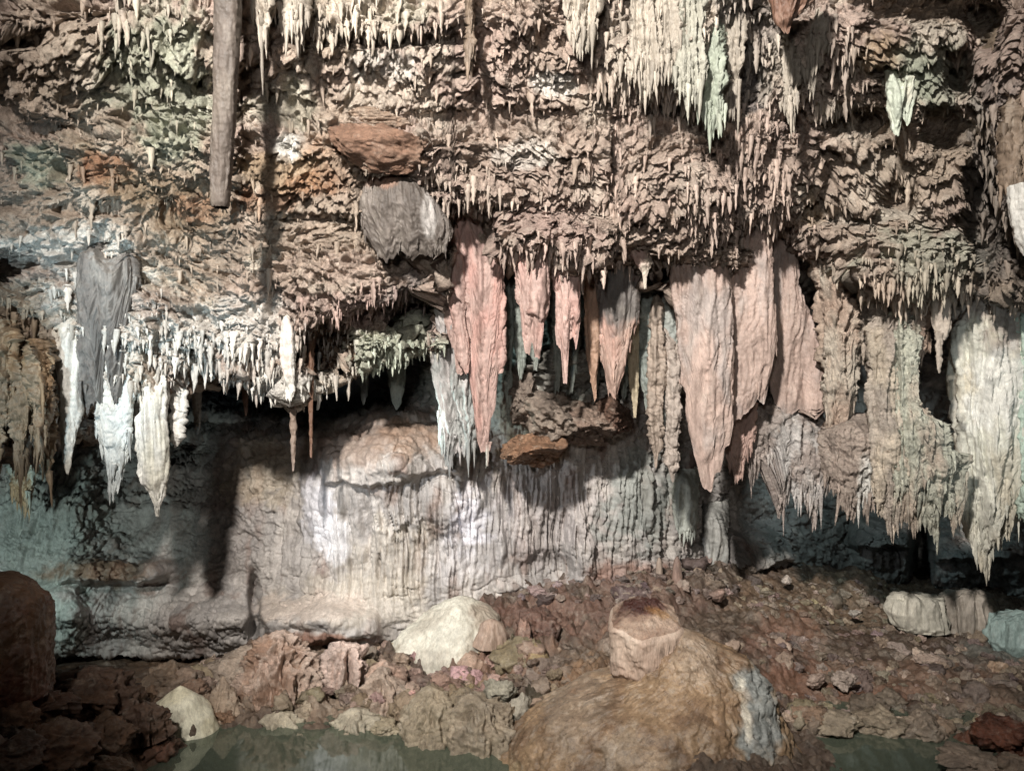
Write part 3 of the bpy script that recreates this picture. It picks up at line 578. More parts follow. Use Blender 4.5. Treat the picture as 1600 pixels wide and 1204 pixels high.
S('rose_curtain', 'broad right leaf of the big rose curtain, swept out at its foot', 'curtain', [(330, 1178, 1240), (440, 1186, 1246), (500, 1190, 1266), (560, 1198, 1286), (600, 1205, 1302), (640, 1212, 1306), (660, 1220, 1240)], .22, .16, hem=0.3, hlen=0.05, mode='lip', plate=.03,
  bot=[(1180, 560), (1205, 620), (1222, 660), (1236, 648), (1250, 640), (1275, 655), (1290, 640), (1302, 600)], flute=.035, ragged=4, fx=5, **BC)
S('rose_tip_cluster', 'ragged rose tips below the seam between left and middle leaf', 'stalactite', [(540, 1130, 1176), (690, 1130, 1176), (745, 1142, 1164)], 10.9, .13, hem=1.2, hlen=0.09, bot=[(1124, 690), (1138, 730), (1150, 750), (1160, 742), (1168, 700), (1180, 690)], flute=.05, rough=.4, col=[.55, .42, .37], ragged=10)
# right hand rough mass
HM = dict(flute=.10, rough=.75, ragged=14, mat=M_ROCK)

S('rock_curtain', 'rough tan rock curtain falling to the right of the broad rose leaf', 'rock curtain', [(350, 1260, 1310), (420, 1272, 1318), (520, 1286, 1328), (600, 1290, 1332), (680, 1290, 1326), (740, 1296, 1318)], .6, .28, hem=1.3, hlen=0.12, mode='lip', bot=[(1240, 520), (1275, 600), (1290, 680), (1300, 745), (1314, 740), (1325, 650), (1345, 640)], col=[.52, .43, .36], col2=CREAM*.95, **HM)
S('rock_curtain', 'knobbly tan rock curtain with many drips under the pale ledge', 'rock curtain', [(400, 1310, 1430), (480, 1320, 1420), (560, 1310, 1410), (640, 1318, 1395), (720, 1330, 1400)], .8, .35, hem=1.3, hlen=0.12, mode='lip', bot=[(1310, 560), (1330, 600), (1345, 560), (1366, 615), (1385, 570), (1402, 600), (1420, 520)], col=[.45, .395, .34], col2=[.56, .50, .43], **HM)
S('rock_curtain', 'long fluted tan column between the drips and the green-tinged bulge', 'rock curtain', [(470, 1362, 1416), (640, 1358, 1416), (720, 1362, 1412), (780, 1372, 1404), (822, 1388, 1396)], 10.15, .2, hem=1.4, hlen=0.12, attach=.5, flute=.12, rough=.4, ragged=6, mat=M_ROCK, col=[.46, .41, .36], col2=[.56, .5, .42])
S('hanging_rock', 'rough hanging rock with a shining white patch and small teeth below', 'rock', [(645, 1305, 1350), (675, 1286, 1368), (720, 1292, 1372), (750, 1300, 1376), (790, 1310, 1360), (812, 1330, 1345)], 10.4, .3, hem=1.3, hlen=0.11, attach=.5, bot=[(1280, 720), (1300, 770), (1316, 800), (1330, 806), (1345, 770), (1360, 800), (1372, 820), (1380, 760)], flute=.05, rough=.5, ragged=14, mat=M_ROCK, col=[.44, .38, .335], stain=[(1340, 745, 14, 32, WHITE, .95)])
S('hanging_rock', 'green-tinged rock bulge with a fringe, between tan column and big pale column', 'rock', [(470, 1395, 1425), (620, 1396, 1430), (700, 1396, 1490), (730, 1396, 1510), (780, 1396, 1510), (810, 1410, 1500), (840, 1430, 1490)], 10.1, .38, hem=1.6, hlen=0.12, attach=.6, bot=[(1390, 800), (1420, 822), (1445, 812), (1460, 838), (1475, 800), (1495, 822), (1515, 780)], flute=.10, rough=.7, ragged=20, mat=M_ROCK, col=[.50, .50, .43], col2=[.52, .45, .38])
S('hanging_rock', 'tooth-edged tan rock shelf below the broad rose leaf', 'rock', [(618, 1165, 1285), (670, 1150, 1300), (740, 1170, 1300), (790, 1205, 1280)], .75, .3, hem=1.4, hlen=0.12, mode='lip', attach=.8, bot=[(1150, 700), (1170, 740), (1190, 720), (1210, 740), (1217, 812), (1226, 770), (1250, 770), (1270, 800), (1285, 760), (1300, 770)], flute=.06, rough=.6, ragged=14, mat=M_ROCK, col=[.44, .39, .36], col2=[.6, .58, .56])
S('big_pale_column', 'massive pale column at the right edge, grey top, white middle, ending in a spiky cone', 'column', [(430, 1520, 1600), (478, 1505, 1600), (520, 1496, 1600), (600, 1500, 1604), (680, 1506, 1598), (760, 1512, 1600), (800, 1502, 1596), (850, 1518, 1570), (893, 1536, 1544)], .85, 0.36, hem=2.2, hlen=0.13, mode='lip', plate=.03,
  bot=[(1490, 800), (1505, 845), (1520, 862), (1530, 880), (1540, 896), (1552, 850), (1566, 838), (1580, 810), (1600, 790)], flute=.14, rough=.22, ragged=16, fx=5, col=[.66, .65, .58], col2=[.60, .56, .47], taper=.5,
  stain=[(1540, 490, 60, 60, [.36, .31, .28], .85), (1545, 620, 45, 70, WHITE, .8), (1590, 620, 18, 130, [.55, .63, .56], .6)])
S('pale_column', 'green-lit pale column cut off by the right edge beside the massive column', 'column', [(420, 1592, 1700), (600, 1596, 1720), (800, 1598, 1700), (830, 1610, 1680)], .9, .4, hem=1.2, hlen=0.13, mode='lip', flute=.12, rough=.3, ragged=16, col=[.52, .6, .53])  # green light put into the column's base colour
S('white_stalactite', 'white rounded stalactite leaving the picture at the upper right edge', 'stalactite', [(290, 1578, 1640), (320, 1580, 1640), (360, 1590, 1630), (400, 1600, 1625)], 7.4, .15, flute=.04, rough=.08, col=WHITE*.95, ragged=3)
S('small_drape', 'small pale cracked drape hanging alone in the dark slot left of the massive column', 'drape', [(440, 1456, 1482), (500, 1454, 1482), (530, 1460, 1478)], 0.1, .07, mode='lip', plate=.02, flute=.03, rough=.1, col=[.60, .53, .46], ragged=6)
S('thin_stalactite', 'thin crusty stalactite just below the small cracked drape', 'stalactite', [(520, 1462, 1472), (560, 1464, 1471), (582, 1466, 1469)], 9.75, .03, flute=.01, rough=.15, col=[.5, .44, .38], ragged=3)
S('hanging_rock', 'tan ribbed rock flap left of the dark slot', 'rock', [(440, 1392, 1448), (540, 1394, 1442), (600, 1398, 1430)], .5, .15, hem=1.0, hlen=0.1, mode='lip', bot=[(1380, 560), (1400, 620), (1412, 600), (1425, 585), (1440, 560), (1452, 530)], flute=.08, rough=.5, ragged=10, mat=M_ROCK, col=[.50, .40, .33])
S('stalactite', 'green-white twin stalactite in the middle of the upper right wall', 'stalactite', [(90, 1392, 1430), (140, 1388, 1430), (190, 1392, 1424), (212, 1396, 1412)], 8.35, .12, mode='face', bot=[(1386, 170), (1396, 210), (1404, 214), (1408, 180), (1420, 200), (1430, 150)], flute=.07, rough=.2, col=[.56, .60, .52], col2=CREAM, ragged=4)
# upper fringe clusters
for (a, b, t, bb, D, c_, l) in [(880, 935, -60, 60, 8.3, CREAM, 'pale curtain with spiky hem at the top centre'), (985, 1035, -50, 130, 8.15, CREAM*.97, 'pale pleated curtain hanging right of the top centre curtain'), (1030, 1062, -50, 110, 8.1, CREAM, 'pale narrow curtain between two pleated curtains'), (1058, 1098, -40, 150, 8.1, [.56, .55, .48], 'grey-cream pleated curtain above the dark shadow'),
                              (1092, 1132, 60, 190, 8.2, [.50, .54, .46], 'green-grey forked curtain reaching lowest under the top right fringe'), (1128, 1160, 20, 150, 8.2, CREAM*.9, 'cream pleated curtain beside the dark gap'), (1222, 1250, 60, 170, 8.4, CREAM*.95, 'cream curtain hanging just right of the dark gap'), (1250, 1290, 30, 110, 8.4, CREAM*.95, 'cream fringe curtain beside the ochre wall patch'),
                              (725, 742, -60, 85, 8.0, [.36, .29, .23], 'thin brown stalactite hanging from the top edge at the centre'), (1545, 1570, 60, 200, 7.6, [.45, .38, .3], 'tan curtain near the upper right corner'), (1572, 1600, 150, 300, 7.5, [.42, .34, .27], 'dark tan curtain at the right edge above the white stalactite'), (395, 425, -60, 40, 8.0, CREAM, 'pale curtain right of the long hanging column'), (450, 480, -60, 45, 8.1, CREAM*.95, 'pale spiky curtain at the upper left part of the top edge')]:
    S('pleated_curtain' if b-a > 20 else 'stalactite', l, 'curtain' if b-a > 20 else 'stalactite', [(t-30, a, b), ((t+bb)/2, a+1, b-1), (bb-15, a+4, b-4), (bb+6, (a+b)/2-5, (a+b)/2+5)], D, .10, mode='face', attach=.5, flute=.09, rough=.45, col=np.array(c_)*.72, ragged=18, fx=9, hem=1.6, hlen=.12)


S('pale_stump', 'pale rounded stump hanging against the back wall beside the rose curtain', 'stalactite', [(730, 1050, 1092), (780, 1052, 1092), (815, 1056, 1088), (836, 1062, 1082)], 12.7, .2, attach=.5, flute=.05, rough=.12, hem=.6, col=[.50, .52, .48], ragged=5)
S('pale_stump', 'grey pillar-like stump on the back wall below the rock shelf', 'stalactite', [(780, 1100, 1140), (830, 1100, 1138), (880, 1104, 1134), (905, 1108, 1130)], 13.2, .2, attach=.5, flute=.08, rough=.12, hem=.6, col=[.42, .42, .40], ragged=8)
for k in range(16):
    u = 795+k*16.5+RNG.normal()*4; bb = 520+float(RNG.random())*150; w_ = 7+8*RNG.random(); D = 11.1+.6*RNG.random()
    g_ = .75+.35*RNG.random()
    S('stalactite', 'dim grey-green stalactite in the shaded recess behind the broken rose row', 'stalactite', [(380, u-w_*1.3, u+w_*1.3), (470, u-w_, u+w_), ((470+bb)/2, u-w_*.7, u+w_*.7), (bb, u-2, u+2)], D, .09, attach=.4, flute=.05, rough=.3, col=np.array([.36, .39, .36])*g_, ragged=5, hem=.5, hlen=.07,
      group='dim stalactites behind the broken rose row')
print('sheets', round(time.time()-T0, 1))

# ------------------------------------------------------------------ drips scattered on ledge edges
ZON = [  # u, v, ru, rv, density, length, colour, key
    (550, 20, 200, 50, 4, .13, CREAM*.72, 'top'), (1070, 90, 190, 110, 6, .18, CREAM*.74, 'topright'), (1290, 110, 70, 90, 4, .15, CREAM*.75, 'topright'), (960, 280, 60, 110, 3, .11, PINK*1.15, 'boss'), (1160, 300, 120, 130, 4, .11, PINK*1.15, 'boss'),
    (1430, 440, 150, 40, 5, .13, TAN*1.15, 'ledge'), (380, 560, 240, 60, 6, .11, WHITE*.97, 'lip'), (160, 560, 130, 140, 4, .13, WHITE*.95, 'lip'), (20, 600, 90, 160, 4, .16, OCHRE, 'edge'), (860, 400, 170, 40, 4, .12, PINK*1.1, 'centre'),
    (560, 470, 100, 40, 3, .06, ROSE, 'rose'), (1570, 230, 50, 220, 3, .15, TAN*.9, 'corner'), (740, 290, 120, 50, 2.5, .10, CREAM*.9, 'centre'), (650, 550, 90, 30, 4, .12, [.55, .62, .55], 'lip'), (220, 40, 70, 80, 2.5, .18, CREAM*.85, 'top')]
ZL = {'top': 'small pale stalactite in the fringe under the top edge of the photo', 'topright': 'slim cream stalactite in the dense fringe of the upper right wall', 'boss': 'small pinkish stalactite on the streaky wall around the rounded boss', 'ledge': 'small tan stalactite under the pale ledge at the right',
      'lip': 'small white stalactite on the frosty lip above the dark openings', 'edge': 'small ochre stalactite on the brown wall at the left edge', 'centre': 'small pinkish stalactite on the ledges above the broken rose row', 'rose': 'small rose stalactite under the pink ledge left of the centre',
      'corner': 'small tan stalactite in the shaded upper right corner', 'wall': 'tiny tan stalactite under a small ledge of the rough upper wall'}
Yd = ceil_pts[..., 1]
fr_pts = ceil_pts[:NR]
jump = np.zeros((NR, len(ulist))); jump[:-3] = Yd[3:NR]-Yd[:NR-3]
inframe = (U > -120) & (U < 1720) & (V > -60)
dens = np.full(U.shape, .7); leng = np.full(U.shape, .06); zk = np.zeros(U.shape, int)-1
for i, (cu, cv, ru, rv, dn, ln, c_, k_) in enumerate(ZON):
    g = np.exp(-(((U-cu)/ru)**2+((V-cv)/rv)**2)**1.5)
    sel = g > .3
    dens = np.maximum(dens, dn*g); leng = np.maximum(leng, ln*g); zk[sel] = i
prob = np.where((jump > .05) & inframe, dens*np.clip(jump, .05, .3), 0)
prob[-5:] = np.where(inframe[-5:], dens[-5:]*.35, 0)
prob = prob.ravel()/prob.sum()
ND = 9000
pick = RNG.choice(prob.size, ND, replace=False, p=prob)
b0 = fr_pts.reshape(-1, 3)[pick]
Ld = leng.ravel()[pick]*np.exp(RNG.normal(size=ND)*.7-.1)
Ld = np.clip(Ld, .02, .34)
Rd = np.clip(Ld*(.10+.12*RNG.random(ND)), .008, .04)
b0 = b0+np.stack([0*Ld, .01+0*Ld, Rd*1.5+.015], -1)
ccol = ceiling_c = col[:NR].reshape(-1, 3)[pick]
zid = zk.ravel()[pick]
zc = np.array([np.asarray(z[6], float) for z in ZON]+[TAN])[zid]
dc = ccol*.6+zc*.4; dc = dc*(1+.12*RNG.normal(size=(ND, 1)).clip(-2, 2))
# hems of hanging things and of the deep walls are ragged already; the largest drips stand alone
order = np.argsort(-(Ld/b0[:, 1]))
big, rest = order[:230], order[230:]
p, q = cone_pts(b0[rest], Ld[rest], Rd[rest], 6, 6)
n = len(rest); per = p.shape[1]*p.shape[2]
qq = (q[None]+np.arange(n)[:, None, None]*per).reshape(-1, 4)
fr_o = link_mesh('stalactite_fringe', p, qq, col=np.repeat(dc[rest], per, 0), mat=M_SMOOTH)
tag(fr_o, 'countless tiny drips fringing every ledge of the upper cave wall', 'stalactite fringe', kind='stuff')
for i in big:
    p, q = cone_pts(b0[i:i+1], Ld[i:i+1], Rd[i:i+1], 10, 14)
    o = link_mesh('stalactite', p, q, col=dc[i], mat=M_SMOOTH, origin=b0[i])
    k_ = ZON[zid[i]][7] if zid[i] >= 0 else 'wall'
    tag(o, ZL[k_], 'stalactite', ZL[k_].replace('stalactite', 'stalactites'))
print('drips', round(time.time()-T0, 1))

# ------------------------------------------------------------------ stones, mounds
import bmesh
_ico = {}
def ico(sub):
    if sub not in _ico:
        bm = bmesh.new(); bmesh.ops.create_icosphere(bm, subdivisions=sub, radius=1)
        _ico[sub] = (np.array([v.co[:] for v in bm.verts]), np.array([[v.index for v in f_.verts] for f_ in bm.faces])); bm.free()
    return _ico[sub]
def ground_z(x, y):
    return float(floor_base(np.array([x]), np.array([y]))[0])
def rock_pts(size, sub=4, cuts=9, noise=.12, seed=0.):
    rg = np.random.default_rng(int(seed*1000) % 100000+1)
    p, t = ico(sub); p = p.copy()
    for _ in range(cuts):
        nn = rg.normal(size=3); nn /= np.linalg.norm(nn); d = .45+.4*rg.random()
        e = p@nn-d; p = p-np.where(e > 0, e, 0)[:, None]*nn*.92
    sz = np.asarray(size)
    q = p*sz; m = float(np.mean(sz))
    h_ = fbm(q/m*1.3+seed, 3)*noise*2.6*m+ridge(q/m*2.6+seed, 3)*noise*1.5*m-noise*1.*m+fbm(q/m*8+seed, 3)*noise*.7*m+ledge(q/m+seed, .5, noise*.9*m, seed, -.2)
    q = q+p/np.linalg.norm(p, axis=1, keepdims=True)*h_[:, None]
    return q, t
def boulder(name, label, u, v, D, w, hgt, col, dep=None, cat='rock', group=None, cuts=9, noise=.12, sub=4, mat=None, col2=None, rot=None):
    """w, hgt: full size in photo pixels at distance D; u, v its centre"""
    sx = w/2/F*D; sz = hgt/2/F*D; sy = dep if dep else sx*.9
    seed = random.random()*60
    q, t = rock_pts((1, 1, 1), sub, cuts, noise, seed)
    q = q/np.abs(q).max(0)
    q = q*np.array([sx, sy, sz])
    c0 = P(u, v, D)
    pw = q+c0
    c_ = np.broadcast_to(np.asarray(col, float), pw.shape)
    c_ = mixn(pw, c_, np.asarray(col2) if col2 is not None else np.asarray(col)*.72, 3., -.1, .3, seed)
    o = link_mesh(name, pw, tris=t, col=c_, mat=mat or M_FLOOR, origin=c0)
    return tag(o, label, cat, group)
def mound(name, label, rows, D, col, cat='stalagmite', dep=.8, flute=.05, rough=.2, nfl=9, mat=None, col2=None, lean=0, stain=None, step=1.8, group=None):
    """rows = (v, left, right) from the top down; body of revolution-like"""
    rv = [r[0] for r in rows]; seed = random.random()*50
    v = np.arange(rv[0], rv[-1]+step, step)[:, None]; w = max(r[2]-r[1] for r in rows)
    a = np.linspace(0, 2*math.pi, int(np.clip(w*3/step, 30, 640)), endpoint=False)[None]
    l = np.interp(v, rv, [r[1] for r in rows]); r_ = np.interp(v, rv, [r[2] for r in rows])
    cen = (l+r_)/2; tc = np.clip((v-rv[0])/(.16*(rv[-1]-rv[0])), 0, 1); hw = (r_-l)/2*np.sqrt(tc*(2-tc)+1e-4)
    p = P(cen+hw*np.cos(a), v+0*a, D+0*a)
    p[..., 1] += -np.sin(a)*hw/F*D*dep
    n_ = np.stack([np.cos(a)+0*v, -np.sin(a)+0*v, .5+0*v+0*a], -1); n_ /= np.linalg.norm(n_, axis=-1, keepdims=True)
    size = hw/F*D
    att = np.clip(size/.25, .1, 1.)
    h_ = flute*(flutes(p, nfl*.6, .4, seed)-.5)*2+rough*.5*crag(p+seed)+.10*fbm(p*1.6+seed, 3)+.015*fbm(p*7+seed, 3)
    p = p+n_*(h_*att)[..., None]
    c_ = np.broadcast_to(np.asarray(col, float), p.shape)
    c_ = mixn(p, c_, np.asarray(col2) if col2 is not None else np.asarray(col)*.8, 2.4, -.1, .3, seed)
    if stain: c_ = stains_or_light(c_, cen+hw*np.cos(a), v+0*a, p, stain, seed)
    nt_, ns_ = p.shape[:2]
    org = P((rows[-1][1]+rows[-1][2])/2, rv[-1], D)
    q = gridquads(nt_, ns_, True)
    pp = np.concatenate([p.reshape(-1, 3), p[0].mean(0)[None]]); ti = np.stack([np.full(ns_, nt_*ns_), (np.arange(ns_)+1) % ns_, np.arange(ns_)], -1)
    cc = np.concatenate([c_.reshape(-1, 3), c_[0, :1]])
    o = link_mesh(name, pp, q, ti, col=cc, mat=mat or M_SMOOTH, origin=org)
    return tag(o, label, cat, group)

mound('white_stalagmite', 'glistening cream-white stalagmite mound at the edge of the pool', [(1070, 274, 290), (1080, 262, 302), (1095, 246, 318), (1112, 236, 328), (1132, 226, 334), (1146, 208, 338), (1170, 195, 342)], 9.15, [.80, .77, .64], flute=.0, rough=.06, col2=[.70, .66, .52])
mound('pale_mound', 'smooth pale mound leaning at the foot of the fluted wall', [(930, 708, 738), (946, 684, 764), (966, 656, 780), (988, 628, 782), (1012, 608, 778), (1050, 600, 770)], 11.1, [.66, .64, .56], flute=.02, rough=.10, cat='flowstone mound', col2=[.55, .52, .45], stain=[(770, 950, 30, 30, [.36, .29, .23], .6)])
mound('brown_round_rock', 'large rounded wet brown rock at the left edge', [(898, -60, 20), (915, -110, 48), (945, -150, 68), (1000, -160, 76), (1050, -160, 76), (1085, -160, 72)], 8.0, [.17, .10, .06], cat='rock', flute=.02, rough=.25, mat=M_WET, col2=[.17, .08, .05], stain=[(10, 980, 25, 50, [.35, .26, .13], .6)])
mound('pink_spiky_rock', 'largest pinkish spiky rock with ridged sides behind the pool', [(982, 436, 448), (1000, 415, 462), (1030, 390, 482), (1070, 378, 500), (1110, 385, 500), (1135, 395, 490)], 10.0, [.56, .45, .38], cat='rock', flute=.16, rough=.35, nfl=11, mat=M_FLOOR, col2=[.40, .28, .21])
mound('pink_spiky_rock', 'smaller pale pink fan-shaped rock right of the largest spiky one', [(1000, 528, 538), (1015, 516, 560), (1040, 506, 572), (1070, 510, 570), (1082, 520, 560)], 10.1, [.64, .52, .46], cat='rock', flute=.18, rough=.3, nfl=12, mat=M_FLOOR)
mound('pink_spiky_rock', 'low jagged pinkish rock ridge running down to the spiky rock from the left', [(1005, 395, 410), (1018, 370, 430), (1040, 335, 440), (1075, 325, 440), (1110, 330, 440)], 10.3, [.50, .42, .35], cat='rock', flute=.08, rough=.7, mat=M_FLOOR)
mound('pink_spiky_rock', 'pointed pinkish rock standing at the water between the white mound and spiky rock', [(1055, 344, 352), (1080, 335, 366), (1110, 332, 380), (1140, 330, 388)], 9.5, [.47, .38, .30], cat='rock', flute=.1, rough=.4, mat=M_FLOOR)
# large muddy mound in front
mound('smooth_mud_mound', 'large smooth brown mound sloping down to the pool, with a glossy grey patch', [(978, 1046, 1076), (988, 1034, 1100), (1008, 1022, 1128), (1030, 1005, 1160), (1052, 985, 1184), (1064, 940, 1192), (1082, 890, 1202), (1110, 842, 1212), (1150, 795, 1236), (1200, 775, 1275), (1260, 760, 1310)], 8.6, [.38, .285, .195], cat='mound', dep=.85, flute=.008, rough=.42, nfl=3, mat=M_WET,
      col2=[.25, .18, .125], stain=[(1080, 1010, 40, 30, [.46, .38, .30], .7), (960, 1120, 50, 40, [.46, .39, .31], .6), (1060, 1180, 60, 25, [.24, .15, .10], .7), (1165, 1085, 42, 48, [.34, .36, .35], .95), (1145, 1075, 9, 28, [.78, .74, .64], 1.), (900, 1080, 60, 60, [.36, .30, .24], .7), (880, 1050, 30, 30, [.42, .26, .16], .7), (1010, 1150, 90, 30, [.28, .19, .11], .6), (850, 1180, 60, 30, [.36, .34, .22], .7)])  # the small palest patch is a painted highlight, the others are stains
# cut block with fluted side
blk = thing('cut_stalagmite', 'cut stub of a pale stalagmite with fluted side and dark-stained flat top', 'stalagmite', P(1008, 1052, 8.72))
v_ = np.linspace(0, 1, 60)[:, None]; a_ = np.linspace(0, 2*math.pi, 220, endpoint=False)[None]
rows = [(0, 950, 1068), (.5, 956, 1060), (.8, 972, 1040), (1, 990, 1020)]
lv = np.interp(v_, [0, .5, .8, 1], [949, 951, 956, 968]); rv_ = np.interp(v_, [0, .5, .8, 1], [1068, 1062, 1050, 1030])
pb = P((lv+rv_)/2+(rv_-lv)/2*np.cos(a_), 964+v_*100+0*a_, 8.72)
hwb = (rv_-lv)/2/F*8.72*.9
pb[..., 1] -= np.sin(a_)*hwb
pb[..., 2] += .42*(pb[..., 1]-8.72)*(1-v_)*.75
rr = .018*(np.abs(np.sin(a_*46+2*perlin(np.stack([a_*3, v_*2+0*a_, 0*a_+0*v_], -1) if False else np.stack([a_*3+0*v_, v_*2+0*a_, 0*a_+0*v_], -1))))-.5)*np.clip(v_*6, 0, 1)
pb[..., 0] += np.cos(a_)*rr; pb[..., 1] -= np.sin(a_)*rr
wv = .16*perlin(np.stack([np.cos(a_)*1.3+0*v_, np.sin(a_)*1.3+0*v_, v_*.8+0*a_], -1)+4.)-.10*np.clip(1-v_*9, 0, 1)**2
pb[..., 0] += np.cos(a_)*hwb*wv; pb[..., 1] -= np.sin(a_)*hwb*wv
pb += (.05*fbm(pb*4, 4))[..., None]
link_mesh('fluted_side', pb, gridquads(60, 220, True), col=mixn(pb, [.62, .52, .44], [.52, .42, .35], 3), mat=M_SMOOTH, parent=blk, origin=P(1008, 1052, 8.72))
rt = np.linspace(0, 1.0, 34)[:, None]
cx = pb[0].mean(0)
ptp = cx+(pb[0][None]-cx)*rt[..., None]
ptp[..., 2] += .12*(1-rt**2)+.05*fbm(ptp*14, 3)*(1-rt**4)+.05*fbm(ptp*6, 3)*(1-rt**4)+.03*(1-rt)
ct = stains_or_light(mixn(ptp, [.46, .36, .29], [.36, .26, .20], 3), (ptp[..., 0]-cx[0])*100, (ptp[..., 1]-cx[1])*100, ptp, [(-4, 6, 34, 30, [.10, .04, .03], 1.), (18, -8, 20, 10, [.42, .26, .12], .6)], 3.)
link_mesh('stained_top', ptp, gridquads(34, 220, True), col=ct, mat=M_FLOOR, parent=blk, origin=cx)
# flowstone bosses at right
for (rows, D, c_, l) in [([(926, 1400, 1450), (936, 1392, 1472), (955, 1388, 1480), (975, 1395, 1482), (985, 1410, 1480)], 12.0, [.60, .58, .51], 'smooth pale flowstone boss on the slope at the right'),
                         ([(920, 1490, 1540), (932, 1475, 1552), (955, 1472, 1560), (985, 1480, 1560)], 12.2, [.46, .42, .37], 'brownish flowstone boss next to the pale one'),
                         ([(955, 1570, 1640), (968, 1552, 1680), (1000, 1545, 1700), (1030, 1560, 1700)], 11.6, [.42, .52, .50], 'blue-grey flowstone boss at the right edge')]:
    mound('flowstone_boss', l, rows, D, c_, cat='flowstone', flute=.06, rough=.1, dep=.7)
for (u, v0, v1_, w, D, c_, l) in [(1058, 868, 920, 14, 12.2, [.36, .27, .23], 'short brown stalagmite on the red slope'), (1030, 870, 905, 10, 12.3, [.40, .33, .28], 'tiny stalagmite left of the short brown one'),
                             (768, 965, 1010, 44, 10.6, [.42, .33, .27], 'brown lump leaning on the pale mound')]:
    mound('stalagmite', l, [(v0, u-w*.2, u+w*.2), (v0+(v1_-v0)*.25, u-w*.42, u+w*.42), (v1_, u-w*.6, u+w*.6)], D, c_, cat='stalagmite', flute=.05, rough=.12)

for (rows, D, c_, l) in [([(1040, 590, 604), (1056, 574, 622), (1085, 560, 640), (1125, 556, 650)], 9.75, [.52, .43, .36], 'jagged pinkish rock with pale knobs, third of the spiky rocks from the left'),
                         ([(1070, 665, 676), (1090, 648, 700), (1120, 636, 722), (1165, 630, 735)], 9.0, [.46, .40, .31], 'tall jagged tan rock rising from the shore in front of the pale mound'),
                         ([(1082, 728, 742), (1104, 710, 776), (1140, 700, 800), (1180, 700, 810)], 8.85, [.43, .37, .29], 'broad jagged grey-tan rock on the shore beside the mud mound'),
                         ([(1110, 430, 445), (1124, 412, 462), (1146, 402, 480)], 9.35, [.58, .53, .43], 'low cream jagged rock at the waterline below the largest spiky rock'),
                         ([(1105, 545, 556), (1120, 522, 584), (1148, 512, 600)], 9.3, [.60, .55, .45], 'low cream jagged rock at the waterline in the middle of the pool edge'),
                         ([(1042, 285, 296), (1060, 262, 320), (1090, 250, 335)], 9.9, [.38, .30, .24], 'rough brown jagged rock above the white stalagmite'),
                         ([(1040, 130, 150), (1062, 100, 190), (1100, 85, 215)], 8.9, [.19, .125, .09], 'craggy dark brown rock in front of the black recess'),
                         ([(1092, 220, 232), (1110, 196, 250), (1150, 180, 262)], 8.5, [.21, .14, .10], 'craggy dark brown rock just left of the white stalagmite')]:
    mound('jagged_rock', l, rows, D, c_, cat='rock', flute=.10, rough=.6, nfl=8, mat=M_FLOOR, dep=.9)
